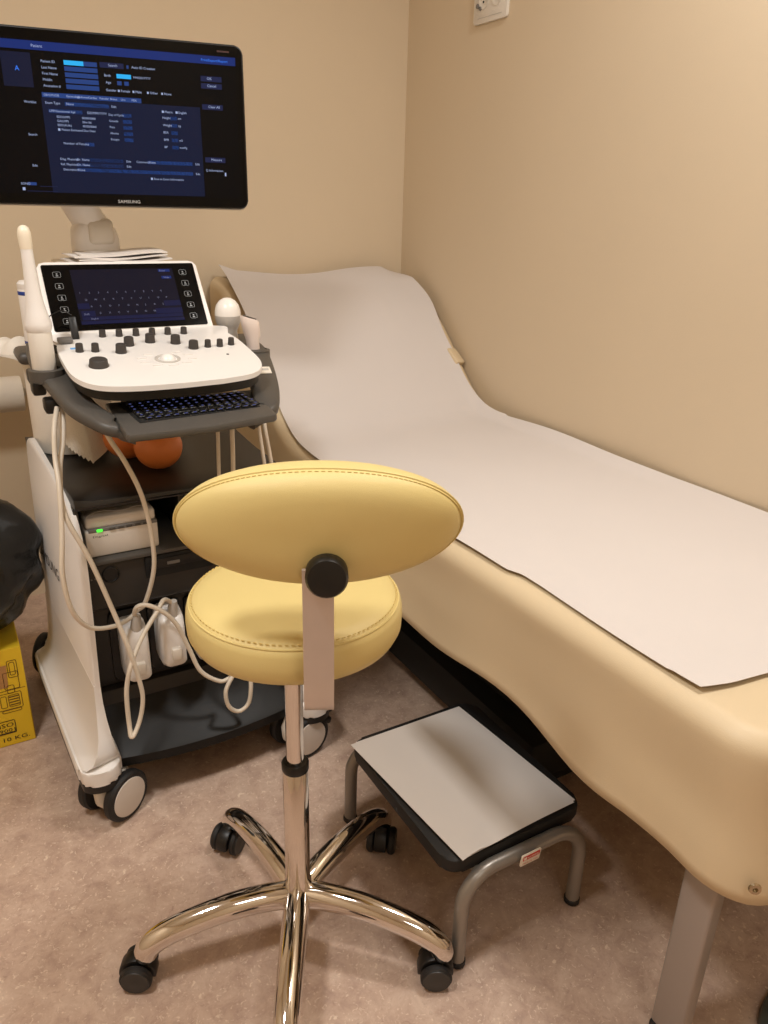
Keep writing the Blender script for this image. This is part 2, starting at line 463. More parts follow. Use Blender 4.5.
# ------------------------------------------------------------------ yellow stool
SX, SY = .378, .900
stool = thing('medical_stool', (SX, SY, 0), 'yellow vinyl medical stool with oval backrest and chrome five-star base', 'stool')
S0 = Vector((SX, SY, 0)); S1 = S0+Vector((.005, -.002, 0))
def disc(r, z0, z1):
    e = .018
    return [(.001, z0), (r-.02, z0), (r-.006, z0+.006), (r, z0+.018), (r+.001, (z0+z1)/2), (r, z1-e-.002), (r-.0015, z1-e+.004), (r-.006, z1-.009), (r-.014, z1-.003), (r-.028, z1+.0005), (r-.06, z1+.003), (.001, z1+.004)]
seat = build('seat', B().lathe(disc(.153, .620, .688), S1, 72), VINYL, stool, smooth=50)
seam = B(); seam.tube([S1+Vector((.1485*math.cos(2*PI*k/72), .1485*math.sin(2*PI*k/72), .6785)) for k in range(72)], .0014, 6, closed=True)
build('seam', seam, VINYL, seat)
def stitches(pts, r, ln=.0045):
    b = B()
    for i, p in enumerate(pts):
        q = Vector(pts[(i+1) % len(pts)]); p = Vector(p); d = (q-p); d.normalize(); b.tube([p-d*ln*.5, p+d*ln*.5], r, 5)
    return b
o = build('stitching', stitches([S1+Vector((.1445*math.cos(2*PI*k/110), .1445*math.sin(2*PI*k/110), .6838)) for k in range(110)], .0008), STITCH, seat); o['kind'] = 'stuff'
build('seat_plate', B().b2((SX-.06, SY-.06, .597), (SX+.06, SY+.06, .617), .004), BLACK, stool)
bd = Vector((-.43, -.90, 0)).normalized(); bs = Vector((.90, -.43, 0)).normalized(); SB = S0+bs*.040
def bar():
    path = [SB+bd*.02+Vector((0, 0, .600)), SB+bd*.10+Vector((0, 0, .598)), SB+bd*.148+Vector((0, 0, .598))]
    for k in range(1, 7):
        a = math.radians(90*k/6); path.append(SB+bd*(.148+.03*math.sin(a))+Vector((0, 0, .628-.03*math.cos(a))))
    path += [SB+bd*.180+Vector((0, 0, .70)), SB+bd*.181+Vector((0, 0, .78)), SB+bd*.183+Vector((0, 0, .808))]
    b = B(); rings = []
    for i, p in enumerate(path):
        t = (path[min(i+1, len(path)-1)]-path[max(i-1, 0)]).normalized(); n = t.cross(bs).normalized()
        rings.append([p+bs*.0185+n*.0025, p-bs*.0185+n*.0025, p-bs*.0185-n*.0025, p+bs*.0185-n*.0025])
    b.rings(rings); return b
build('back_bar', bar(), STEEL, stool, smooth=25)
kp = SB+bd*.184+bs*.010+Vector((0, 0, .803))
kb = B(); kb.lathe([(.012, -.012), (.023, -.010), (.0248, -.004), (.0248, .014), (.022, .019), (.010, .0205), (.001, .0205)], kp, 28, bd+Vector((0, 0, .12)))
build('knob', kb, BLACK, stool)
# backrest cushion: lens-shaped, slightly wrapped and tilted
def cushion():
    a, bz, th = .1705, .0765, .031
    c = SB+bd*.152+bs*.003+Vector((0, 0, .846)); up = (Vector((0, 0, 1))+bd*.10).normalized(); nn = bs.cross(up).normalized()   # nn toward the back (camera)
    if nn.dot(bd) < 0: nn = -nn
    b = B(); rings = []
    NS = 72
    prof = [(0.001, th*1.0), (.35, th*.98), (.6, th*.92), (.78, th*.80), (.9, th*.58), (.965, th*.34), (.993, th*.10), (1.0, -th*.10), (.996, -th*.45), (.98, -th*.80), (.94, -th*1.10), (.80, -th*1.3), (.4, -th*1.35), (.001, -th*1.35)]
    def pt(k, s, h):
        t = 2*PI*k/NS; ct, st = math.cos(t), math.sin(t)
        e = 2/2.05
        x = math.copysign(abs(ct)**e, ct)*a*s; z = math.copysign(abs(st)**e, st)*bz*s
        if z < 0: z *= .95
        wrap = -.55*x*x      # ends curve toward the seat
        hh = h*(.55+.45*math.sqrt(max(0, 1-(x/a)**2)))
        return c+bs*x+up*z+nn*(hh+wrap)
    for s_, h in prof: rings.append([pt(k, s_, h) for k in range(NS)])
    b.rings(rings)
    seam = [pt(k, 1.002, -th*.02) for k in range(NS)]
    fine = []
    for k in range(150):
        f = k*NS/150; i = int(f); u = f-i
        def at(i): return pt(i % NS, .990, th*.14)
        fine.append(at(i)*(1-u)+at(i+1)*u)
    return b, seam, fine, nn
cb, seam, fine, nn = cushion()
br = build('backrest', cb, VINYL, stool, smooth=60)
build('seam', B().tube(seam, .0014, 6, closed=True), VINYL, br)
o = build('stitching', stitches([p+nn*.0008 for p in fine], .0007), STITCH, br); o['kind'] = 'stuff'
# column
build('gas_column', B().lathe([(.018, .070), (.023, .085), (.0225, .140), (.0205, .145), (.0205, .372), (.019, .374)], S0, 28), CHROME, stool)
build('collar', B().lathe([(.0206, .368), (.0216, .371), (.0216, .381), (.0195, .384), (.012, .384)], S0, 28), BLACK, stool)
build('piston', B().lathe([(.0140, .385), (.0140, .60)], S0, 24), CHROME, stool)
# five-star base, one leg built and copied with rotation about the hub
def star_leg():
    b = B()
    path = spline([(.012, 0, .105), (.06, 0, .112), (.12, 0, .112), (.175, 0, .104), (.220, 0, .092), (.248, 0, .074), (.256, 0, .052)], 5)
    n = len(path); rad = [.0245-.0045*(i/n) for i in range(n-3)]+[.0200, .0190, .0165]
    b.tube(path, rad, 16, flat=(.92, .95)); return b
def caster_meshes():
    hood = B()
    # twin-wheel hood: half cylinder over the wheels, axle along Y, stem up at x=0
    pr = [(.030*math.cos(math.radians(a)), .030*math.sin(math.radians(a))) for a in range(-15, 200, 12)]
    Mx = Matrix.Translation((-.012, .012, .027)) @ rotm((PI/2, 0, 0))
    hood.prism(pr, .024, Mx, .003)
    hood.cyl((0, 0, .046), (0, 0, .064), .007, 12)
    wheels = []
    for s in (-1, 1):
        wb = B(); wb.lathe([(.008, 0), (.022, 0), (.0262, .004), (.0262, .011), (.0235, .014)], (-.012, s*.0125, .0265), 24, (0, s, 0))
        cb_ = B(); cb_.lathe([(.0235, .012), (.0225, .0155), (.019, .0150), (.006, .0165), (.001, .0165)], (-.012, s*.0125, .0265), 24, (0, s, 0))
        wheels.append((wb, cb_))
    return hood, wheels
WCAP = mat('caster_wheel_cap', (46, 44, 42), .4)
leg0 = None; angs = [97.5, 169.5, 241.5, 313.5, 25.5]; swivel = [40, -28, 80, -28, 52]
for a, sw in zip(angs, swivel):
    ra = math.radians(a)
    if leg0 is None:
        b = star_leg(); leg0 = build('base_leg', b, CHROME, stool, smooth=60)
        off0 = leg0.location.copy()
        hood, wh = caster_meshes()
        hd = build('caster', hood, BLACK, stool); hoff = hd.location.copy(); wl = []
        for wb, cb_ in wh:
            w1 = build('wheel', wb, RUBBER, hd); w2 = build('wheel_cap', cb_, WCAP, hd); wl += [w1, w2]
        lg, hcur, fresh = leg0, hd, True
        leg_off = Vector((off0.x+SX, off0.y+SY, off0.z)); cast_off = Vector((hoff.x+SX, hoff.y+SY, hoff.z))
    else:
        lg = copy(leg0, stool); hcur = copy(hd, stool)
        for x in wl: copy(x, hcur)
    R = Matrix.Rotation(ra, 4, 'Z')
    lg.location = R @ leg_off; lg.rotation_euler.z = ra
    R2 = Matrix.Rotation(math.radians(sw), 4, 'Z')
    hcur.location = (R @ Vector((.256, 0, 0))) + (R2 @ cast_off); hcur.rotation_euler.z = math.radians(sw)

# ------------------------------------------------------------------ step stool with papers
step = thing('step_stool', (.71, .91, 0), 'low grey tubular step stool with black tread beside the couch', 'step stool')
tr = B(); tr.prism(rrect(.575, .742, .868, 1.092, .028, 6), .026, Matrix.Translation((0, 0, .184)), .005)
tread = build('tread', tr, RUBBER, step)
rb = B()
for k in range(9): rb.b2((.595+.03*k, .765, .2095), (.605+.03*k, 1.07, .2115))
o = build('tread_rib', rb, RUBBER, tread); o['kind'] = 'stuff'
def uframe(x0, x1, yb, yt, zt):
    r = .06
    pts = [(x0, yb, .006), (x0+.001, yb, zt-r)]
    for k in range(1, 7):
        a = math.radians(90*k/6); pts.append((x0+r*(1-math.cos(a)), yb+(yt-yb)*k/6, zt-r+r*math.sin(a)))
    for k in range(0, 7):
        a = math.radians(90-90*k/6); pts.append((x1-r*(1-math.cos(a)), yt+(yb-yt)*k/6, zt-r+r*math.sin(a)))
    pts += [(x1, yb, .006)]
    return B().tube(pts, .0125, 14)
uf = build('front_frame', uframe(.592, .852, .724, .730, .184), GREYMET, step)
build('rear_frame', uframe(.583, .858, 1.100, 1.096, .184), GREYMET, step)
rails = B()
for x in (.63, .81): rails.tube([(x, .735, .178), (x, 1.09, .178)], .008, 10)
build('rail', rails, GREYMET, step)
for x, y in ((.592, .724), (.852, .724), (.583, 1.10), (.858, 1.10)): build('foot_cap', B().cyl((x, y, 0), (x, y, .014), .0145, 14, bev=.003), RUBBER, step)
ML = frame_mat((.700, .7150, .1725), (1, .008, 0), (0, -.12, 1))
lb = build('label_sticker', B().prism(rrect(0, 0, .042, .026, .003, 4), .003, ML, .0006), LABELW, step)
b = B(); b.prism(rrect(.003, .0135, .039, .0235, .001, 3), .0006, ML @ Matrix.Translation((0, 0, .003))); build('red_print', b, REDP, lb)
b = B(); add_text(b, 'KOMFA', ML @ Matrix.Translation((.0125, .0158, .0041)), .0078, .024); b.prism(rrect(.0045, .0155, .0105, .0215, .0005, 2), .0004, ML @ Matrix.Translation((0, 0, .0036)))
add_text(b, 'step', ML @ Matrix.Translation((.0125, .0165, .0036)), .001)
build('white_print', b, LABELW, lb, smooth=0)
b = B(); add_text(b, 'made for care', ML @ Matrix.Translation((.004, .0050, .0036)), .006, .033); build('small_print', b, REDP, lb, smooth=0)
def psheet(corners, z, amp, seed, curl=None, thick=.0006):
    A, Bq, Cq, D = [Vector((*c, 0)) for c in corners]
    b = B()
    def fn(u, v):
        p = (A*(1-u)+Bq*u)*(1-v)+(D*(1-u)+Cq*u)*v
        zz = z+amp*(.5+.5*noise.noise(Vector((u*2.2+seed, v*2.2, seed))))
        if curl: zz += curl(u, v)
        return Vector((p.x, p.y, zz))
    b.grid(14, 14, fn, thick); return b
tag(build('paper_sheet', psheet([(.607, .742), (.858, .756), (.832, 1.082), (.584, 1.082)], .2118, .0010, 1), PAPER2, smooth=60), 'lower white paper sheet on the step stool, its edge showing at the far corner', 'paper', 'paper sheets on the step stool')
tag(build('paper_sheet', psheet([(.598, .738), (.850, .750), (.818, 1.074), (.570, 1.077)], .2142, .002, 5, lambda u, v: .006*max(0, 1-abs(u-.12)*9)*max(0, 1-v*7)+.003*u*(1-u)*4*(1-v)), PAPER2, smooth=60),
    'topmost white paper sheet covering the tread of the grey step stool', 'paper', 'paper sheets on the step stool')

# ------------------------------------------------------------------ ultrasound machine
us = thing('ultrasound_machine', (.375, 1.65, 0), 'white and charcoal ultrasound machine on casters with monitor and control panel', 'medical machine')
PX = .375   # centre of the trolley
def mirror(x): return 2*PX-x
def shell_x(y, z): return .163-.058*(y-1.36)-.026*(.60-z)
# body core: fascia blocks around the printer niche
bo = B()
bo.b2((.160, 1.44, .10), (mirror(.160), 1.82, .24), .008)
bo.b2((.162, 1.455, .24), (mirror(.162), 1.80, .440), .006)
bo.b2((.164, 1.415, .440), (mirror(.164), 1.80, .545), .010, 3)
bo.b2((.166, 1.70, .545), (mirror(.166), 1.80, .655), .004)
bo.b2((.165, 1.42, .545), (.174, 1.72, .660), .003)
bo.b2((.372, 1.47, .545), (.384, 1.72, .660), .003)
bo.b2((mirror(.174), 1.42, .545), (mirror(.165), 1.72, .660), .003)
body = build('body', bo, DECK, us)
# concave dark top deck
dk = B(); rs = []
for y, z0, z1 in ((1.412, .662, .664), (1.415, .656, .672), (1.43, .654, .676), (1.50, .654, .674), (1.6, .654, .668), (1.90, .654, .668)):
    xl = shell_x(y, .65)+.007
    rs.append([(xl, y, z0), (mirror(xl), y, z0), (mirror(xl), y, z1+.006), (mirror(.20), y, z1), (PX, y, z1-.004), (.20, y, z1), (xl, y, z1+.006)])
dk.rings(rs); build('top_deck', dk, DECK, us)
build('fascia_shelf', B().b2((.170, 1.405, .543), (mirror(.170), 1.70, .552), .003), DGREY, us)
pb = build('power_button', B().lathe([(.017, -.001), (.017, .003), (.0145, .005), (.0135, .003), (.001, .003)], (.217, 1.416, .517), 24, (0, -1, .0)), BLACK, us)
b = B()
for k in range(4): b.cyl((.181+.007*k, 1.4155, .513), (.181+.007*k, 1.413, .513), .0016, 8)
build('status_light', b, MGREY, us)
dr = build('disc_drive', B().b2((.283, 1.408, .494), (.46, 1.43, .541), .003), BLACKM, us)
build('drive_tray', B().b2((.292, 1.405, .512), (.452, 1.412, .534), .002), BLACK, dr)
build('drive_button', B().b2((.435, 1.402, .500), (.447, 1.41, .506), .001), DGREY, dr)
b = B(); b.b2((.325, 1.4035, .519), (.350, 1.4055, .525)); build('drive_logo', b, MGREY, dr)
# socket recess for the probe connectors
for x in (.240, .318, .396): 
    b = B(); b.prism(rrect(-.034, -.082, .034, .082, .012), .012, frame_mat((x, 1.457, .335), (1, 0, 0), (0, 0, 1)), .004); build('probe_port', b, BLACK, us)
# white side shells
def side_shell(sgn):
    prof = [(1.363, .25), (1.361, .33), (1.360, .42), (1.362, .52), (1.366, .572), (1.385, .615), (1.42, .648), (1.50, .672), (1.62, .688), (1.74, .700), (1.80, .698), (1.835, .66), (1.84, .5), (1.82, .35), (1.81, .22), (1.83, .12), (1.42, .12), (1.39, .17)]
    prof2 = spline([(p[0], p[1], 0) for p in prof], 3, True)
    b = B(); inner, outer, o2 = [], [], []
    for p in prof2:
        y, z = p.x, p.y; xx = shell_x(y, z)
        if sgn > 0: xx = mirror(xx); z = min(z, .655)
        outer.append(Vector((xx, y, z))); inner.append(Vector((xx-sgn*.009, y, z)))
    cyy, czz = 1.6, .4
    mid_o = [Vector((q.x+sgn*.003, q.y+(cyy-q.y)*.014, q.z+(czz-q.z)*.012)) for q in outer]
    b.rings([inner, outer, mid_o]); return b
sl = build('side_shell', side_shell(-1), WHITE, us, smooth=45)
sr = build('side_shell', side_shell(1), WHITE, us, smooth=45)
# maker's name along the left shell
b = B()
sxo = lambda y, z: shell_x(y, z)-.0042
pA, pB_ = (1.825, .412), (1.60, .432)
MT = frame_mat((sxo(*pA), *pA), (sxo(*pB_)-sxo(*pA), pB_[0]-pA[0], pB_[1]-pA[1]), (.026, 0, 1))
add_text(b, 'SAMSUNG', MT, .038, .225); build('side_lettering', b, GREYPRINT, sl, smooth=0)
# white feet (rails) and dark platform
def foot_fairing(sgn, parent):
    b = B(); rs = []
    zs = (.31, .27, .235, .20, .175, .158, .149, .140, .113)
    qo = (0, .01, .04, .12, .26, .48, .74, 1, 1); qi = (0, .08, .2, .38, .58, .76, .9, 1, 1)
    for t in (0, .06, .14, .3, .6, 1):
        pts = []
        for side, qs in ((-1, qo), (1, qi)):
            row = []
            for q, z in zip(qs, zs):
                yy = 1.361+(1.825-1.361)*t
                xs = shell_x(yy, max(z, .25)) + (-.0032 if side < 0 else .009)
                xr = (.0995-.020*t) if side < 0 else (.1835 if t < .3 else .174-.012*t)
                x = xs+(xr-xs)*q
                w_ = min(1, max(0, (.31-z)/.165))**2.2
                yr = 1.3065+.044*min(1, abs(x-.142)/.043)**3.2
                yf = 1.361*(1-w_)+yr*w_
                row.append((x if sgn < 0 else mirror(x), yf+(1.825-yf)*t, z))
            pts.append(row)
        rs.append(pts[0]+pts[1][::-1])
    vr = b.rings(rs, False, True); n = len(zs)
    for k in range(n-1): b._face((vr[0][k], vr[0][k+1], vr[0][2*n-2-k], vr[0][2*n-1-k]))
    build('foot_fairing', b, WHITE, parent, 70)
def rail(sgn):
    mk = lambda x: x if sgn < 0 else mirror(x)
    out = [(.162, 1.46), (.170, 1.42), (.181, 1.355), (.176, 1.328), (.158, 1.312), (.132, 1.310), (.110, 1.322), (.102, 1.350), (.094, 1.50), (.083, 1.78), (.088, 1.84), (.162, 1.84)]
    pts = [(mk(p.x), p.y) for p in spline([(x, y, 0) for x, y in out], 4, True)]
    if sgn > 0: pts.reverse()
    return pts
for sgn in (-1, 1):
    pts = rail(sgn)
    r = build('foot_rail', B().prism(pts, .032, Matrix.Translation((0, 0, .112)), .005, 2), WHITE, us, smooth=50)
    foot_fairing(sgn, r)
    build('foot_edge', B().prism(pts, .016, Matrix.Translation((0, 0, .096))), BLACK, r)
pf = B(); rs = []
for k in range(13):
    t = k/12; x = .150+(mirror(.150)-.150)*t; bow = .030*(1-(2*t-1)**2); yf = 1.368-bow
    rs.append([(x, 1.47, .09), (x, yf+.01, .098), (x, yf, .104), (x, yf-.001, .126), (x, yf+.008, .133), (x, 1.41, .165), (x, 1.445, .212), (x, 1.47, .218)])
pf.rings(rs); build('foot_platform', pf, mat('platform_plastic', (28, 26, 24), .42, spec=.22), us)
# casters of the trolley
def big_caster(loc, ang, pedal):
    M = Matrix.Translation((loc[0], loc[1], 0)) @ Matrix.Rotation(math.radians(ang), 4, 'Z')
    P = lambda x, y, z: M @ Vector((x, y, z))
    ax = (M.to_3x3() @ Vector((0, 1, 0)))
    b = B()
    rs = []
    for z, wx, wy in ((.026, .030, .019), (.045, .044, .0225), (.075, .047, .0225), (.097, .036, .024)):
        rs.append([P(wx*math.cos(2*PI*k/16), wy*math.sin(2*PI*k/16), z) for k in range(16)])
    b.rings(rs); fork = build('caster', b, WHITE_D, us)
    for s in (-1, 1):
        c = P(0, s*.0245, .054)
        w1 = build('wheel', B().lathe([(.030, 0), (.050, 0), (.054, .005), (.054, .017), (.050, .022), (.043, .022)], c, 36, ax*s), RUBBER, fork)
        build('wheel_cap', B().lathe([(.0425, .019), (.0415, .0235), (.030, .0255), (.001, .0262)], c, 36, ax*s), HUBCAP, fork)
    if pedal:
        pd = B(); pd.box((0, 0, 0), (.052, .034, .020), None, .007, 3, M=M @ Matrix.Translation((.066, 0, .082)) @ rotm((0, .2, 0))); pd.box((0, 0, 0), (.040, .030, .018), None, .007, 3, M=M @ Matrix.Translation((.070, 0, .050)) @ rotm((0, .5, 0)))
        build('brake_pedal', pd, BLACK, fork)
big_caster((.162, 1.362), 33, False); big_caster((.583, 1.362), 12, True)
big_caster((.142, 1.96), 60, False); big_caster((.600, 1.96), -20, False)
# neck and console underside
nk = B(); rs = []
for z, hx, y0, y1 in ((.664, .060, 1.755, 1.84), (.70, .055, 1.76, 1.84), (.80, .055, 1.76, 1.84), (.90, .09, 1.62, 1.88)):
    rs.append([(PX+.03-hx, y0, z), (PX+.03+hx, y0, z), (PX+.03+hx, y1, z), (PX+.03-hx, y1, z)])
nk.rings(rs); bmesh.ops.bevel(nk.bm, geom=[e for e in nk.bm.edges], offset=.012, segments=2, affect='EDGES'); build('neck', nk, BLACKM, us)
# control panel: symmetric white slab on a gentle slope
def pz(y): return .901+.16*(y-1.305)
CXP = .3605
OUT = [(.361, 1.310), (.29, 1.313), (.236, 1.324), (.206, 1.347), (.190, 1.388), (.1865, 1.45), (.188, 1.52), (.196, 1.565), (.205, 1.615)]
half = [(x, y) for x, y in OUT]
full = half + [(2*CXP-x, y) for x, y in reversed(half[1:])]
pts = [(p.x, p.y) for p in spline([(x, y, 0) for x, y in full[:1]+full[1:]], 5, False)]
# close along the back
MP = Matrix.Translation((0, 0, 0))
def slope_prism(pts, h0, h1, inset=0.0, bev=0.0, seg=3):
    b = B(); cx, cy = CXP, 1.46
    vs = []
    for x, y in pts:
        d = Vector((x-cx, y-cy)); k = 1-inset/max(d.length, .01); vs.append((cx+d.x*k, cy+d.y*k))
    vb = [b.bm.verts.new((x, y, pz(y)+h0)) for x, y in vs]; vt = [b.bm.verts.new((x, y, pz(y)+h1)) for x, y in vs]
    f0 = b._face(list(reversed(vb))); f1 = b._face(vt); n = len(vs)
    for i in range(n): b._face((vb[i], vb[(i+1) % n], vt[(i+1) % n], vt[i]))
    if bev: bmesh.ops.bevel(b.bm, geom=list(f1.edges), offset=bev, segments=seg, profile=.5, affect='EDGES')
    return b
panel = build('control_panel', slope_prism(pts, -.009, .0, 0, .004), WHITE, us, smooth=40)
build('panel_base', slope_prism(pts, -.027, -.009, .007), BLACK, us)
cs = B(); cs.b2((.25, 1.50, .872), (.47, 1.85, .900), .008); build('console_arm', cs, BLACKM, us)
SLN = Vector((0, -.16, 1)).normalized()
KN = [(.281, 1.58, .0065, .013), (.312, 1.578, .0065, .013), (.344, 1.576, .0065, .013), (.375, 1.574, .0065, .013), (.406, 1.573, .0065, .013), (.438, 1.571, .0065, .013),
      (.317, 1.521, .0095, .016), (.360, 1.532, .0095, .016), (.405, 1.516, .0095, .016), (.430, 1.481, .0095, .015), (.459, 1.483, .0062, .014), (.483, 1.482, .0062, .014), (.508, 1.487, .0062, .014),
      (.224, 1.503, .007, .015), (.251, 1.499, .007, .015), (.294, 1.484, .0100, .016), (.241, 1.422, .0165, .013)]
for x, y, r, h in KN:
    b = B(); b.lathe([(r*1.06, -.001), (r*1.06, .0015), (r, .003), (r*.94, h-.0015), (r*.86, h), (r*.6, h+.0003), (.0005, h-.0005)], (x, y, pz(y)), 18, SLN)
    kn = build('knob', b, KNOBM, panel)
tb = build('trackball_ring', B().lathe([(.0235, -.001), (.0235, .0012), (.0205, .0026), (.0175, .001), (.0172, -.001)], (.366, 1.433, pz(1.433)), 32, SLN), LGREY, panel)
build('trackball', B().sphere((.366, 1.433, pz(1.433)-.0065), .0165), WHITE, panel)
for i in range(10):                                             # flat white keys around the ball
    a = math.radians(20+i*36) ; x = .366+.046*math.cos(a); y = 1.436+.036*math.sin(a)
    if y > 1.47: continue
    M = Matrix.Translation((x, y, pz(y))) @ rotm((math.atan(.16), 0, 0))
    build('panel_button', B().prism(rrect(-.009, -.004, .009, .004, .003, 3), .0016, M, .0006), WHITE, panel)
b = B(); b.box((.218, 1.520, pz(1.52)+.0006), (.014, .007, .0012), (math.atan(.16), 0, 0)); build('blue_tag', b, PALEBLUE, panel)
b = B(); b.box((.482, 1.433, pz(1.433)+.0006), (.004, .004, .0012), (math.atan(.16), 0, 0)); build('indicator', b, KNOBM, panel)
# touch screen housing
t0 = Vector((0, 1.606, .945)); t1 = Vector((0, 1.703, 1.076)); tv = (t1-t0); TH = tv.length
MTc = frame_mat((.1895, t0.y, t0.z), (1, 0, 0), tv)      # local z points to the viewer
tw = .3230
th = build('touch_screen', B().prism([(0, -.006), (tw, -.006), (tw, .0), (tw-.002, TH-.012), (tw-.008, TH-.003), (tw-.018, TH), (.018, TH), (.008, TH-.003), (.002, TH-.012), (0, 0)], .022, MTc @ Matrix.Translation((0, 0, -.022)), .003), WHITE, us)
G0 = MTc @ Matrix.Translation((.010, .010, .0004))
gw, gh = tw-.020, TH-.018
tg = build('touch_glass', B().prism(rrect(0, 0, gw, gh, .004), .0012, G0), GLASSB, th)
b = B(); b.prism(rrect(.052, .012, gw-.047, gh-.012, .001), .0004, G0 @ Matrix.Translation((0, 0, .0012))); build('touch_display', b, TSCR, th)
b = B(); MK = G0 @ Matrix.Translation((0, 0, .0017))
sx0, sx1, sy0, sy1 = .052, gw-.047, .012, gh-.012
for x0, y0, x1, y1 in ((sx0, sy0, sx1, sy0+.007), (sx0+.004, sy0+.017, sx0+.030, sy0+.029), (sx1-.055, sy0+.017, sx1, sy0+.029), (sx0, sy0+.034, sx0+.022, sy0+.046), (sx1-.034, sy0+.034, sx1, sy0+.046), (sx0+.004, sy0+.009, sx1-.002, sy0+.016)):
    b.prism([(x0, y0), (x1, y0), (x1, y1), (x0, y1)], .0002, MK)
build('touch_key_blocks', b, TSCRD, th)
b = B()
for x0, x1, y0, y1 in ((sx1-.030, sx1-.006, sy1-.008, sy1-.002), (sx1-.026, sx1-.006, sy1-.024, sy1-.018)): b.prism([(x0, y0), (x1, y0), (x1, y1), (x0, y1)], .0002, MK)
build('touch_buttons', b, SCRB, th)
b = B()
for row, (txt, x, y) in enumerate((('1234567890', .008, .071), ('QWERTYUIOP', .016, .056), ('ASDFGHJKL', .024, .041), ('ZXCVBNM', .038, .026))):
    for i, ch in enumerate(txt): add_text(b, ch, MK @ Matrix.Translation((sx0+x+i*.0178, sy0+y-.004, .0002)), .0055)
add_text(b, 'English', MK @ Matrix.Translation((sx0+.02, sy0+.010, .0004)), .005); add_text(b, 'Shift', MK @ Matrix.Translation((sx0+.008, sy0+.020, .0004)), .006); add_text(b, 'Enter', MK @ Matrix.Translation((sx1-.028, sy1-.0075, .0004)), .006); add_text(b, 'Hide', MK @ Matrix.Translation((sx1-.022, sy1-.0235, .0004)), .006)
build('touch_letters', b, TTXT, th, smooth=0)
def ring2d(b, x, y, w, h, r, t, M):
    o_ = rrect(x-w/2, y-h/2, x+w/2, y+h/2, r, 3); i_ = rrect(x-w/2+t, y-h/2+t, x+w/2-t, y+h/2-t, max(r-t, .0003), 3)
    vo = [b.bm.verts.new(M @ Vector((*p, 0))) for p in o_]; vi = [b.bm.verts.new(M @ Vector((*p, 0))) for p in i_]
    n = len(vo)
    for k in range(n): b._face((vo[k], vo[(k+1) % n], vi[(k+1) % n], vi[k]))
ICON = mat('touch_icon_glow', (10, 10, 12), .2, emit=(168, 164, 158), estr=1.0)
for side in (0, 1):
    for k in range(5):
        b = B(); x = .0265 if side == 0 else gw-.0265; y = gh-.022-.0255*k
        ring2d(b, x, y, .015, .0125, .003, .0006, MK)
        b.lathe([(.0015, 0), (.0015, .0002)], MK @ Vector((x, y+.0014, 0)), 10, MK.to_3x3() @ Vector((0, 0, 1)))
        b.prism([(x-.0026, y-.0036), (x+.0026, y-.0036), (x+.0018, y-.0016), (x-.0018, y-.0016)], .0002, MK)
        build('touch_icon', b, ICON, th, smooth=0)
# dark handle ring with probe holders
def ring_sweep(path, wid, thk, seg=5):
    P = spline(path, seg); b = B(); rs = []
    for i, p in enumerate(P):
        t = P[min(i+1, len(P)-1)]-P[max(i-1, 0)]; t.z = 0; t.normalize(); s_ = Vector((t.y, -t.x, 0))
        w_ = wid(i/(len(P)-1)); h = thk/2
        prof = []
        for k in range(12):
            a = 2*PI*k/12; ca, sa = math.cos(a), math.sin(a)
            prof.append(p+s_*(math.copysign(abs(ca)**.5, ca)*w_/2)+Vector((0, 0, math.copysign(abs(sa)**.6, sa)*h)))
        rs.append(prof)
    b.rings(rs); return b
left = [(.190, 1.74, .908), (.182, 1.66, .901), (.178, 1.56, .893), (.182, 1.47, .883), (.196, 1.37, .860), (.222, 1.302, .846), (.240, 1.293, .834), (.262, 1.290, .824)]
right = [(.592, 1.70, .903), (.594, 1.62, .892), (.577, 1.53, .878), (.550, 1.43, .866), (.527, 1.355, .856), (.506, 1.302, .844), (.490, 1.295, .834), (.470, 1.293, .824)]
for p_ in (left, right):
    build('handle_arm', ring_sweep(p_, lambda t: .068-.022*min(1, max(0, t-.25)*2.2), .024), DGREY, us, smooth=50)
# probe holder cups in the ring
for x, y, z in ((.163, 1.50, .894), (.560, 1.64, .893), (.598, 1.59, .885)):
    b = B(); b.lathe([(.022, .0), (.031, .004), (.031, .024), (.0245, .026), (.023, .004)], (x, y, z-.012), 24); build('probe_holder', b, DGREY, us)
for x, y, z in ((.152, 1.62, .870), (.150, 1.55, .862), (.158, 1.46, .848)):
    b = B(); b.b2((x-.012, y-.018, z-.012), (x+.012, y+.018, z+.014), .005); build('cable_hook', b, BLACK, us)
b = B(); b.b2((.135, 1.70, .876), (.235, 1.80, .902), .012, 3); build('bottle_tray', b, DGREY, us)
ts = B(); ts.box((.562, 1.45, .8815), (.026, .040, .0012), (.12, .0, -.25)); lb2 = build('white_label', ts, LABELW, us)
b = B(); b.box((.564, 1.452, .8825), (.016, .012, .0006), (.12, 0, -.25)); build('label_print', b, LGREY, lb2)
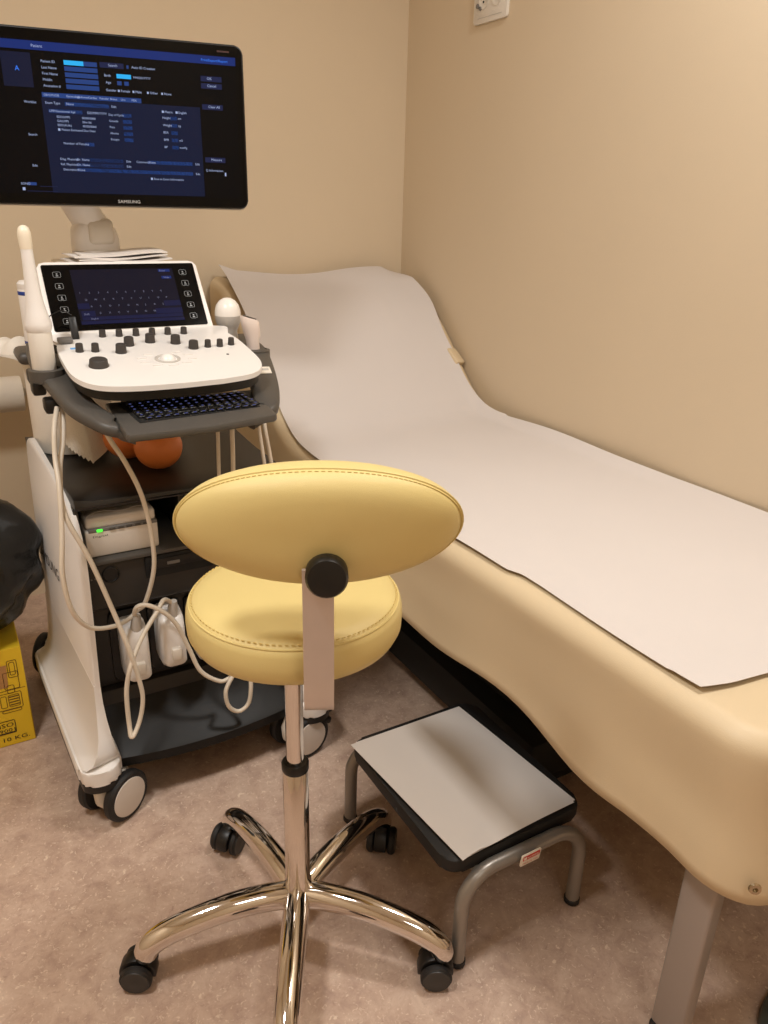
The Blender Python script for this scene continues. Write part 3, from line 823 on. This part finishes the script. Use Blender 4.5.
# keyboard drawer
ky = build('keyboard_tray', B().prism([(p[0], p[1]) for p in [(.234, 1.207), (.238, 1.203), (.37, 1.200), (.492, 1.224), (.498, 1.231), (.524, 1.42), (.245, 1.425)]],   .014, Matrix.Translation((0, 0, .838)), .004), DGREY, us)
build('key_bed', B().prism([(.268, 1.262), (.488, 1.284), (.497, 1.405), (.264, 1.405)], .0012, Matrix.Translation((0, 0, .8515))), BLACKM, ky)
kb_, kl = B(), B()
rowsy = [1.388, 1.367, 1.346, 1.325, 1.304]
for r_, y in enumerate(rowsy):
    n = 14
    for i in range(n):
        x = .272+(.222)*(i+.5)/n
        yy = y-.006+.012*(i/n)*.6
        w_, d_ = .0128, .0165
        if r_ == 4:
            if 4 <= i <= 8:
                if i == 6: kb_.box((x, yy, .8545), (.07, d_, .004), None, .0012, 1)
                continue
        kb_.box((x, yy, .8545), (w_, d_, .004), None, .0012, 1)
        kl.box((x+random.uniform(-.002, .002), yy+random.uniform(-.003, .003), .8567), (.0038, .0034, .0004))
for i in range(13):
    x = .280+.205*(i+.5)/13; kb_.box((x, 1.283+.010*i/13, .8545), (.0125, .013, .004), None, .0012, 1)
    kl.box((x, 1.283+.010*i/13-.0060, .8566), (.006, .0022, .0006))
o = build('keys', kb_, BLACK, ky); o['kind'] = 'stuff'
o = build('key_legends', kl, KEYL, ky, smooth=0); o['kind'] = 'stuff'
# monitor arm
arm = B(); arm.lathe([(.052, 0), (.052, .012), (.048, .018)], (.345, 1.90, 1.070), 28)
rs = []
for z, hx, hy, dy, dx in ((1.085, .050, .042, 0, 0), (1.11, .050, .042, 0, 0), (1.13, .046, .040, -.002, -.002), (1.145, .034, .034, -.005, -.006)):
    rs.append([(.345+dx+hx*math.copysign(abs(math.cos(2*PI*k/24))**.6, math.cos(2*PI*k/24)), 1.90+dy+hy*math.copysign(abs(math.sin(2*PI*k/24))**.6, math.sin(2*PI*k/24)), z) for k in range(24)])
arm.rings(rs); build('arm_base', arm, WHITE, us)
build('base_gap', B().lathe([(.046, 0), (.046, .004)], (.345, 1.90, 1.0685), 24), BLACK, us)
ar = B(); ar.box((.352, 1.872, 1.125), (.056, .04, .055), (-.12, 0, .05), .012, 3); build('arm_cover', ar, WHITE_D, us)
al = B(); al.tube(spline([(.345, 1.90, 1.135), (.325, 1.89, 1.165), (.310, 1.87, 1.20), (.320, 1.85, 1.26), (.36, 1.82, 1.32)], 5), [.040]*21, 16, flat=(1.05, .85)); build('swing_arm', al, WHITE, us)
st = B(); st.b2((.255, 1.71, 1.05), (.49, 1.96, 1.064), .004); st.b2((.30, 1.72, .905), (.46, 1.95, 1.05), .02); build('rear_housing', st, WHITE_D, us)
# monitor
ma = math.radians(-10); mu = Vector((math.cos(ma), math.sin(ma), 0)); mc = Vector((.38, 1.745, 1.336)); mv = Vector((0, 0, 1))
mn = mu.cross(mv)                                   # toward the viewer
MM = frame_mat(mc-mu*.263-mv*.156, mu, mv)
mw, mh = .523, .308
mo = build('monitor', B().prism(rrect(0, 0, mw, mh, .016, 6), .030, MM @ Matrix.Translation((0, 0, -.032)), .004), BLACK, us)
b = B(); b.prism(rrect(-.002, -.0025, mw+.002, mh+.002, .018, 6), .012, MM @ Matrix.Translation((0, 0, -.026)), .003); build('back_rim', b, LGREY, mo)
b = B(); b.prism(rrect(.10, .06, mw-.10, mh-.06, .03, 6), .03, MM @ Matrix.Translation((0, 0, -.062)), .01); build('back_cover', b, WHITE, mo)
build('front_glass', B().prism(rrect(.003, .003, mw-.003, mh-.003, .014, 6), .001, MM @ Matrix.Translation((0, 0, -.002))), GLASSB, mo)
# screen picture, in millimetre-like units of the visible picture (u right, v up)
SX0, SY0, SW, SH = .016, .020, mw-.032, mh-.040
MSc = MM @ Matrix.Translation((SX0, SY0, -.0008))
scr_layers = {}
def rect(m, u0, v0, u1, v1, dz=.0002):
    b = scr_layers.setdefault(m, B()); b.prism([(u0*SW, v0*SH), (u1*SW, v0*SH), (u1*SW, v1*SH), (u0*SW, v1*SH)], .0001, MSc @ Matrix.Translation((0, 0, dz)))
def wtxt(s_, u, v, size=.0062, m='t', width=None):
    b = scr_layers.setdefault(m, B()); add_text(b, s_, MSc @ Matrix.Translation((u*SW, v*SH, .0008)), size, width)
rect('k', 0, 0, 1, 1, .0)
rect('bar', 0, .935, 1, .990)
rect('panel', .110, .70, .215, .915)
rect('navy', .236, .012, .845, .64)
for k in range(5): rect('field', .333, .857-.038*k, .455, .886-.038*k)
rect('cyan', .333, .857, .405, .886, .0006)
for k, s_ in enumerate(('Patient ID', 'Last Name', 'First Name', 'Middle', 'Accession #')): wtxt(s_, .250, .862-.038*k)
wtxt('Patient', .222, .952, .007); wtxt('Print/Export/Report', .86, .952, .0065, 'link')
rect('btn', .465, .858, .555, .892); wtxt('Search', .497, .868); rect('field', .566, .862, .574, .884); wtxt('Auto ID Creation', .585, .866)
wtxt('Birth', .478, .802); rect('cyan', .525, .796, .580, .824); wtxt('MM/DD/YYYY', .588, .802, .0055); wtxt('Age', .482, .758); rect('field', .525, .752, .542, .778); rect('field', .552, .752, .569, .778)
wtxt('Gender', .480, .708)
for k, s_ in enumerate(('Female', 'Male', 'Other', 'None')):
    rect('t', .525+.056*k, .708, .532+.056*k, .722, .0006); wtxt(s_, .536+.056*k, .708)
wtxt('A', .155, .80, .012, 'link')
rect('tab', .240, .643, .612, .674)
for k, s_ in enumerate(('OB/GYN', 'OB', 'Gynecology', 'Abdomen', 'Cardiac', 'Vascular', 'Breast', 'Uro', 'MSK')): wtxt(s_, .246+.041*k, .652, .0052)
wtxt('Exam Type', .248, .602, .006); rect('field', .320, .595, .485, .620); wtxt('None', .325, .601, .006); wtxt('Edit', .494, .601, .006)
rect('field', .256, .545, .382, .570); wtxt('LMP/Gestational Age', .260, .551, .0055); wtxt('DD/MM/YYYY', .400, .551, .006)
for k, (a, c) in enumerate((('EDD(LMP)', '00/00/0000'), ('GA(LMP)', '00w 0d'), ('EDD(AUA)', '00/00/0000'))): wtxt(a, .284, .515-.027*k, .0055); wtxt(c, .378, .515-.027*k, .0055)
rect('t', .284, .430, .292, .446, .0006); wtxt('Patient Estimated Due Date', .297, .432, .0055)
for k, s_ in enumerate(('Day of Cycle', 'Gravida', 'Para', 'Aborta', 'Ectopic')): wtxt(s_, .480, .548-.041*k, .0055); rect('field', .533, .542-.041*k, .568, .566-.041*k)
wtxt('Number of Fetuses', .298, .342, .006); rect('field', .378, .336, .414, .360)
for k in range(2): rect('t', .690+.055*k, .588, .698+.055*k, .603, .0006); wtxt(('Metric', 'English')[k], .701+.055*k, .588, .006)
for k, (s_, u_) in enumerate((('Height', 'cm'), ('Weight', 'kg'), ('BSA', ''), ('BMI', 'm2'), ('BP', 'mmHg'))):
    wtxt(s_, .690, .548-.050*k, .006); rect('field', .722, .542-.050*k, .748, .566-.050*k)
    if u_: wtxt(u_, .752, .548-.050*k, .0055)
for k, s_ in enumerate(('Diag. Physician', 'Ref. Physician')): wtxt(s_, .278, .236-.035*k, .0058); rect('field', .337, .231-.035*k, .520, .255-.035*k); wtxt('Dr. Name', .341, .236-.035*k, .0058); wtxt('Edit', .532, .236-.035*k, .0058)
wtxt('Description', .286, .166, .0058); rect('field', .337, .161, .800, .185); wtxt('None', .341, .166, .0058); wtxt('Edit', .812, .166, .0058)
wtxt('Comments', .572, .236, .0058); rect('field', .618, .231, .800, .255); wtxt('None', .622, .236, .0058); wtxt('Edit', .812, .236, .0058)
rect('t', .625, .120, .633, .136, .0006); wtxt('Save as Exam Information', .637, .121, .0058)
for s_, v in (('Worklist', .60), ('Search', .39), ('Edit', .185)): wtxt(s_, .172, v, .0060)
for s_, v in (('OK', .830), ('Cancel', .782), ('Clear All', .640), ('Measure', .272)): rect('btn', .855, v-.012, .940, v+.024); wtxt(s_, .880, v, .0065)
wtxt('Q Information', .855, .195, .0062); rect('t', .935, .165, .941, .190, .0006)
wtxt('SONO', .120, .060, .006); rect('field', .145, .058, .178, .078, .0005); rect('t', .124, .022, .134, .042, .0006); rect('btn', .19, .050, .255, .054, .0006); rect('btn', .14, .016, .255, .020, .0006)
for k, m in (('k', SCRK), ('bar', SCRB), ('panel', SCRP), ('navy', SCR), ('field', SCRF), ('cyan', SCRC), ('t', SCRT), ('btn', SCRBT), ('link', SCRBL), ('tab', SCRF)):
    nm = {'k': 'screen', 'bar': 'title_bar', 'panel': 'screen_panel', 'navy': 'form_page', 'field': 'form_fields', 'cyan': 'active_field', 't': 'screen_lettering', 'btn': 'screen_buttons', 'link': 'blue_lettering', 'tab': 'tab_row'}[k]
    o = build(nm, scr_layers[k], m, mo, smooth=0)
    if k in 'field t btn link cyan': o['kind'] = 'stuff'
b = B(); add_text(b, 'SAMSUNG', MM @ Matrix.Translation((mw*.525-.021, .0065, -.0004)), .0085, .044); build('monitor_lettering', b, LOGO, mo, smooth=0)
b = B(); b.prism([(mw-.052, mh-.015), (mw-.028, mh-.015), (mw-.028, mh-.012), (mw-.052, mh-.012)], .0002, MM @ Matrix.Translation((0, 0, -.0006))); build('corner_mark', b, mat('red_brown_print', (62, 34, 34), .5), mo)

# ------------------------------------------------------------------ things on the machine
# printer in the niche
pr = thing('thermal_printer', (.253, 1.5, .552), 'small ivory thermal printer in the open shelf of the ultrasound machine', 'printer')
pbd = B(); pbd.b2((.181, 1.425, .553), (.318, 1.62, .607), .004); pbd.b2((.184, 1.430, .609), (.316, 1.62, .632), .006, 3)
build('housing', pbd, mat('printer_plastic', (226, 217, 206), .45), pr)
build('control_strip', B().b2((.188, 1.4245, .604), (.317, 1.44, .611), .001), MGREY, pr)
build('power_light', B().b2((.203, 1.4225, .6055), (.213, 1.4255, .610)), GREEN, pr)
for k in range(5): build('button', B().b2((.226+.016*k, 1.422, .6055), (.237+.016*k, 1.426, .6095), .0008), DGREY, pr)
b = B(); add_text(b, 'Digital', frame_mat((.194, 1.4245, .594), (1, 0, 0), (0, 0, 1)), .006, .028); build('front_lettering', b, DGREY, pr, smooth=0)
ppr = B(); ppr.grid(12, 8, lambda u, v: Vector((.190+.118*u, 1.440+.16*v, .6335+.006*math.sin(u*PI)*(1-v)+.004*math.sin(u*9))), .0006)
tag(build('print_paper', ppr, PAPER2, smooth=60), 'curled white print paper lying on top of the ivory thermal printer', 'paper')
# oranges
for i, (x, y, r, lab) in enumerate(((.366, 1.568, .0485, 'orange ball on the machine deck, the nearer and right one of two'), (.324, 1.668, .049, 'orange ball on the machine deck beside the towel roll, partly hidden'))):
    b = B(); b.sphere((x, y, .6655+r), r, (1.02, 1, .98), 28, 18); o = build('orange_ball', b, ORANGE, None, 60)
    tag(o, lab, 'ball', 'orange balls on the machine deck')
# paper towel roll standing on deck, with torn end hanging
tr_ = thing('paper_towel_roll', (.232, 1.80, .672), 'large white paper towel roll standing on the machine deck under the handle', 'paper towel')
b = B(); b.lathe([(.020, 0), (.0805, 0), (.082, .003), (.082, .222), (.0805, .225), (.020, .225), (.020, 0)], (.232, 1.800, .6725), 56, cap=False); build('roll', b, TOWEL, tr_)
def flap(u, v):
    a = math.radians(-115+82*u); R = .0835+.003*u
    k = u/.36 if u < .36 else 1-(u-.36)/.64*.75
    out = .075*k*(1-v)**1.8
    x = .232+(R+out)*math.cos(a); y = 1.800+(R+out)*math.sin(a)
    bot = .716-.042*min(1, u/.36)+.058*max(0, (u-.36)/.64)
    if u < .36 and v < .01: bot += .003*(1 if round(u*56) % 2 else -1)
    return Vector((x, y, bot+(.885-bot)*v))
b = B(); b.grid(56, 40, flap, .0006); build('loose_end', b, TOWEL, tr_, 60)
# crumpled tissue on the roll
b = B()
def tis(u, v):
    x = .055+.145*u; y = 1.80+.16*v
    z = .892+.018*noise.noise(Vector((u*4, v*4, 3)))+.012*math.sin(u*7+v*5)-.05*max(0, (.35-v))*(u)-.012*(1-u)
    return Vector((x+.012*noise.noise(Vector((u*3, v*5, 9))), y, z))
b.grid(18, 16, tis, .0008); tag(build('paper_tissue', b, TOWEL, None, 25), 'crumpled white paper tissue sticking out left of the wipes canister', 'tissue')
# horizontal white pipe by the back wall
b = B(); b.lathe([(.006, 0), (.047, 0), (.049, .003), (.049, .56), (.047, .563), (.006, .563)], (-.38, 2.335, .680), 40, (1, 0, 0), cap=False)
wr = thing('wall_paper_roll', (-.10, 2.335, .63), 'horizontal white paper roll mounted on the back wall behind the machine', 'paper roll')
build('roll', b, TOWEL, wr)
b = B(); b.cyl((-.41, 2.335, .685), (.19, 2.335, .685), .007, 12)
for x in (-.40, .187): b.b2((x-.004, 2.325, .675), (x+.004, 2.444, .695))
build('bracket', b, LGREY, wr)
# wipes canister
wc = thing('wipes_canister', (.185, 1.75, .902), 'white wipes canister with blue bands behind the long probe', 'canister')
build('tub', B().lathe([(.027, 0), (.030, .003), (.030, .118), (.0285, .121)], (.187, 1.75, .903), 32), WHITE, wc)
build('lid', B().lathe([(.0295, 0), (.0300, .002), (.0300, .010), (.025, .015), (.001, .0155)], (.187, 1.75, 1.022), 32), WHITE, wc)
b = B()
for z0, z1 in ((1.010, 1.017), (.912, .918)): b.lathe([(.0301, 0), (.0304, .0005), (.0304, z1-z0), (.0301, z1-z0+.0005)], (.187, 1.75, z0), 32, cap=False)
build('blue_band', b, SKYBLUE, wc)
def on_can(u, z): 
    a = math.radians(-90+u); return Vector((.187+.0306*math.cos(a), 1.75+.0306*math.sin(a), z))
b = B()
for u, z, w_, h_ in ((-35, .978, 18, .010), (-30, .960, 34, .002), (-30, .954, 30, .002), (-30, .948, 36, .002), (-28, .936, 26, .003), (-24, .928, 30, .003)):
    q = [b.bm.verts.new(on_can(u+d*w_/2, z+e*h_/2)) for d, e in ((-1, -1), (1, -1), (1, 1), (-1, 1))]; b._face(q)
build('printed_text', b, GREYPRINT, wc)
# stack of papers behind the touch screen
for i, (x0, x1, y0, y1, z, a) in enumerate(((.262, .448, 1.715, 1.86, 1.0705, .03), (.282, .470, 1.72, 1.865, 1.0745, -.06), (.268, .458, 1.725, 1.87, 1.0790, .02), (.288, .464, 1.735, 1.88, 1.0835, -.05))):
    cxm, cym = (x0+x1)/2, (y0+y1)/2; ca, sa = math.cos(a), math.sin(a)
    rot = lambda x, y: (cxm+(x-cxm)*ca-(y-cym)*sa, cym+(x-cxm)*sa+(y-cym)*ca)
    s_ = psheet([rot(x0, y0), rot(x1, y0), rot(x1, y1), rot(x0, y1)], z, .003, i*3.1, lambda u, v, i=i: .006*u*u*(i/3.0)+.002*math.sin(u*6+i), .0025)
    tag(build('paper_stack_sheet', s_, PAPER2, None, 60), ('bottom white paper bundle behind the touch screen, lying on the housing', 'second lowest white paper bundle behind the touch screen', 'second highest white paper bundle behind the touch screen', 'topmost white paper bundle behind the touch screen')[i], 'paper', 'papers behind the touch screen')
# probes
def probe_cable(name, pts, parent, r=.0046, m=CABLE): return build(name, B().tube(spline(pts, 8), r, 8), m, parent, 60)
ep = thing('endocavity_probe', (.163, 1.5, .88), 'long white wand probe standing upright in the left holder', 'ultrasound probe')
b = B(); b.lathe([(.006, 0), (.019, .001), (.0205, .004), (.0205, .082), (.019, .086)], (.160, 1.50, .888), 28); build('holder_sleeve', b, WHITE_D, ep)
lean = Vector((-.012, 0, 1))
b = B(); b.lathe([(.019, .0), (.0225, .006), (.0230, .016), (.0185, .032), (.0148, .052), (.0118, .085), (.0102, .118), (.0098, .140)], (.160, 1.50, .972), 28, lean); build('handle', b, WHITE, ep)
b = B(); b.lathe([(.0101, .140), (.0108, .148), (.0112, .160), (.0108, .168), (.0085, .1745), (.0045, .1778), (.0005, .1788)], (.160, 1.50, .972), 28, lean); build('tip', b, mat('pale_tip', (240, 228, 206), .35), ep)
probe_cable('cable', [(.166, 1.495, .878), (.174, 1.45, .844), (.164, 1.41, .797), (.149, 1.38, .752), (.142, 1.34, .686), (.172, 1.33, .594), (.200, 1.33, .484), (.219, 1.32, .398), (.231, 1.32, .328), (.234, 1.32, .281), (.223, 1.32, .232), (.204, 1.31, .207), (.203, 1.32, .232), (.204, 1.32, .289), (.208, 1.32, .324), (.220, 1.32, .366), (.249, 1.34, .407), (.286, 1.36, .443), (.306, 1.380, .455), (.322, 1.392, .440)], ep)
def connector(x, z, lean_, parent, stick):
    M = frame_mat((x, 1.445, z), (1, 0, 0), (0, .0, 1))
    b = B(); rs = []
    for d, w_, h0, h1 in ((0, .025, -.062, .058), (.02, .026, -.066, .060), (.05, .025, -.066, .054), (.066, .022, -.060, .040), (.072, .016, -.050, .024)):
        rs.append([M @ Vector((p[0], p[1], d)) for p in rrect(-w_, h0, w_, h1, .012, 4)])
    b.rings(rs); c = build('connector', b, WHITE, parent)
    b = B(); b.b2((x-.010, 1.362, z-.040), (x+.010, 1.386, z-.012), .004); build('lock_lever', b, WHITE_D, c)
    b = B(); b.tube([(x+.004, 1.40, z+.045), (x+stick*.5+.004, 1.395, z+.070), (x+stick+.004, 1.390, z+.085)], [.013, .010, .006], 12); build('strain_relief', b, LGREY, c)
connector(.320, .358, .0, ep, .004)
cp = thing('convex_probe', (.558, 1.64, .90), 'grey convex probe with round white dome in the right holder', 'ultrasound probe')
b = B(); b.lathe([(.016, .0), (.0215, .010), (.020, .026), (.0185, .036), (.0225, .046), (.0270, .058), (.0280, .070)], (.558, 1.645, .895), 28); build('handle', b, LGREY, cp)
b = B(); b.lathe([(.0280, .070), (.0275, .080), (.0240, .092), (.0165, .1015), (.008, .106), (.0005, .1072)], (.558, 1.645, .895), 28); build('dome', b, mat('dome_white', (246, 240, 232), .3), cp)
probe_cable('cable', [(.560, 1.645, .892), (.540, 1.56, .85), (.480, 1.42, .80), (.471, 1.40, .74), (.468, 1.395, .66), (.466, 1.375, .52), (.464, 1.36, .40), (.463, 1.34, .27), (.460, 1.33, .224), (.452, 1.33, .188), (.430, 1.33, .177), (.409, 1.33, .198), (.405, 1.33, .237), (.424, 1.338, .264), (.420, 1.35, .252), (.398, 1.35, .252), (.362, 1.355, .285), (.343, 1.36, .342), (.322, 1.36, .405), (.296, 1.36, .442), (.269, 1.365, .460), (.252, 1.375, .455), (.248, 1.390, .432)], cp)
connector(.246, .345, .0, cp, .004)
lp = thing('linear_probe', (.598, 1.59, .88), 'small white probe with flat slanted dark tip in the right holder', 'ultrasound probe')
b = B(); rs = []
for t, hx, hy in ((0, .012, .010), (.02, .0135, .012), (.045, .0140, .0125), (.060, .0190, .0140), (.072, .0205, .0150), (.088, .0205, .0150), (.092, .019, .0135)):
    c = Vector((.598-.10*t, 1.595, .872+t)); tl = (-.35 if t > .05 else 0)
    rs.append([c+Vector((hx*math.copysign(abs(math.cos(2*PI*k/24))**.7, math.cos(2*PI*k/24)), hy*math.sin(2*PI*k/24), tl*hx*math.cos(2*PI*k/24))) for k in range(24)])
b.rings(rs); build('handle', b, mat('pinkish_white_plastic', (236, 220, 210), .35), lp)
b = B(); b.box((.5888, 1.595, .9655), (.029, .010, .003), (0, .33, 0), .001); build('tip', b, DGREY, lp)
probe_cable('cable', [(.598, 1.595, .880), (.590, 1.55, .84), (.554, 1.44, .774), (.560, 1.43, .708), (.564, 1.42, .64), (.552, 1.39, .50), (.53, 1.37, .42), (.48, 1.375, .45), (.412, 1.385, .462), (.400, 1.392, .435)], lp)
connector(.396, .350, .0, lp, .004)
# spare cables: left loop and two hanging on the right
lc = B(); lc.tube(spline([(.165, 1.44, .848), (.151, 1.40, .819), (.144, 1.38, .775), (.140, 1.345, .728), (.131, 1.325, .649), (.122, 1.315, .58), (.130, 1.32, .505), (.158, 1.335, .456), (.202, 1.355, .436), (.238, 1.392, .424), (.256, 1.398, .435), (.272, 1.388, .456), (.291, 1.37, .536), (.289, 1.36, .622), (.278, 1.36, .694), (.258, 1.37, .754), (.237, 1.38, .799), (.226, 1.38, .835)], 8), .0046, 8)
tag(build('spare_cable', lc, CABLE, None, 60), 'cream cable hanging in a long loop in front of the printer', 'cable', 'spare probe cables')
for i, (x, xx, lab) in enumerate(((.448, .440, 'thin cream cable hanging straight under the keyboard tray, left of the thicker one'), (.533, .540, 'cream cable hanging below the right corner of the keyboard tray'))):
    b = B(); b.tube(spline([(x, 1.43, .85), (x+.001, 1.42, .78), (xx, 1.40, .66), (xx+.002, 1.385, .52), (xx-.004, 1.40, .46)], 8), .0040, 8)
    tag(build('spare_cable', b, CABLE, None, 60), lab, 'cable', 'spare probe cables')
# usb dongle with its thin lead
ud = thing('usb_dongle', (.212, 1.57, .945), 'grey and black usb stick lying at the left edge of the control panel', 'usb stick')
build('plug', (lambda q: (q.box((.208, 1.553, pz(1.553)+.006), (.026, .016, .009), (.16, 0, .05), .002), q)[1])(B()), MGREY, ud)
q = B(); q.box((.2310, 1.585, .9625), (.013, .012, .044), (-.45, 0, 0), .002); build('cap', q, BLACK, ud)
q = B(); q.tube(spline([(.232, 1.60, .985), (.215, 1.60, .995), (.19, 1.57, .99), (.178, 1.53, .985)], 6), .0011, 6); build('lead', q, BLACK, ud)

# ------------------------------------------------------------------ yellow box with the black bag
yb = thing('yellow_waste_box', (-.10, 1.8, 0), 'yellow cardboard waste box with dark printing at the left edge', 'box')
bx = B(); bx.b2((-.255, 1.684, 0), (.047, 1.96, .255), .002, 1); build('carton', bx, YBOX, yb)
MB_ = frame_mat((-.255, 1.6835, 0), (1, 0, 0), (0, 0, 1))
def yp(b, x0, z0, x1, z1, t=.0016):
    w_, h_ = x1-x0, z1-z0
    ring2d(b, (x0+x1)/2, (z0+z1)/2, w_, h_, .004, t, MB_ @ Matrix.Translation((0, 0, .0004)))
b = B(); yp(b, .226, .034, .265, .070, .0018)
add_text(b, 'ISO', MB_ @ Matrix.Translation((.2295, .053, .0006)), .0155, .031); add_text(b, '9001', MB_ @ Matrix.Translation((.2285, .0395, .0006)), .0130, .034)
add_text(b, 'MASSA 10 KG.', MB_ @ Matrix.Translation((.160, .014, .0006)), .0150, .130); add_text(b, 'T', MB_ @ Matrix.Translation((.228, .137, .0006)), .014)
b.prism([(.228, .0355), (.263, .0355), (.263, .0380), (.228, .0380)], .0002, MB_)
build('box_lettering', b, DARKPRINT, yb, smooth=0)['kind'] = 'stuff'
b = B()
for x0, z0, x1, z1 in ((.236, .098, .288, .142), (.242, .104, .256, .136), (.259, .104, .283, .136), (.242, .090, .284, .098), (.256, .150, .288, .196), (.260, .140, .276, .162), (.268, .180, .289, .225), (.272, .186, .284, .22)): yp(b, x0, z0, x1, z1, .0014)
for k in range(4): b.prism([(.261, .108+.007*k), (.281, .108+.007*k), (.281, .1108+.007*k), (.261, .1108+.007*k)], .0002, MB_)
b.prism([(.20, .1475), (.298, .1485), (.298, .1497), (.20, .1487)], .0002, MB_)
build('box_pictogram', b, BROWNPRINT, yb, smooth=0)
b = B(); b.prism([(.19, .157), (.264, .157), (.267, .215), (.19, .215)], .0004, MB_); build('brown_patch', b, BROWN, yb)
bg = B()
def lump(p):
    d = p-Vector((-.085, 1.78, .42)); n_ = d.normalized()
    k = 1+.16*noise.noise(p*6)+.08*noise.noise(p*13)+.13*abs(noise.noise(p*11+Vector((5, 2, 1))))-.05*abs(noise.noise(p*24+Vector((1, 7, 1))))
    q = Vector((-.085, 1.78, .42))+d*k
    q.z = max(q.z, .2565+.004*noise.noise(p*20)+ (.0 if q.y > 1.684 and q.x < .047 else -.016)); return q
bg.sphere((-.085, 1.78, .42), 1.0, (.207, .150, .172), 90, 60, lump)
tag(build('bin_bag', bg, BAG, None, 50), 'black plastic bag bulging on top of the yellow box', 'bag')

# dark round base at the lower right corner of the floor
rb_ = B(); rb_.lathe([(.001, 0), (.150, 0), (.155, .004), (.152, .016), (.10, .028), (.03, .034), (.001, .035)], (1.035, .275, 0), 48)
tag(build('round_base', rb_, mat('dark_green_grey_metal', (72, 74, 68), .4), None), 'dark grey round base on the floor below the couch foot corner', 'base')
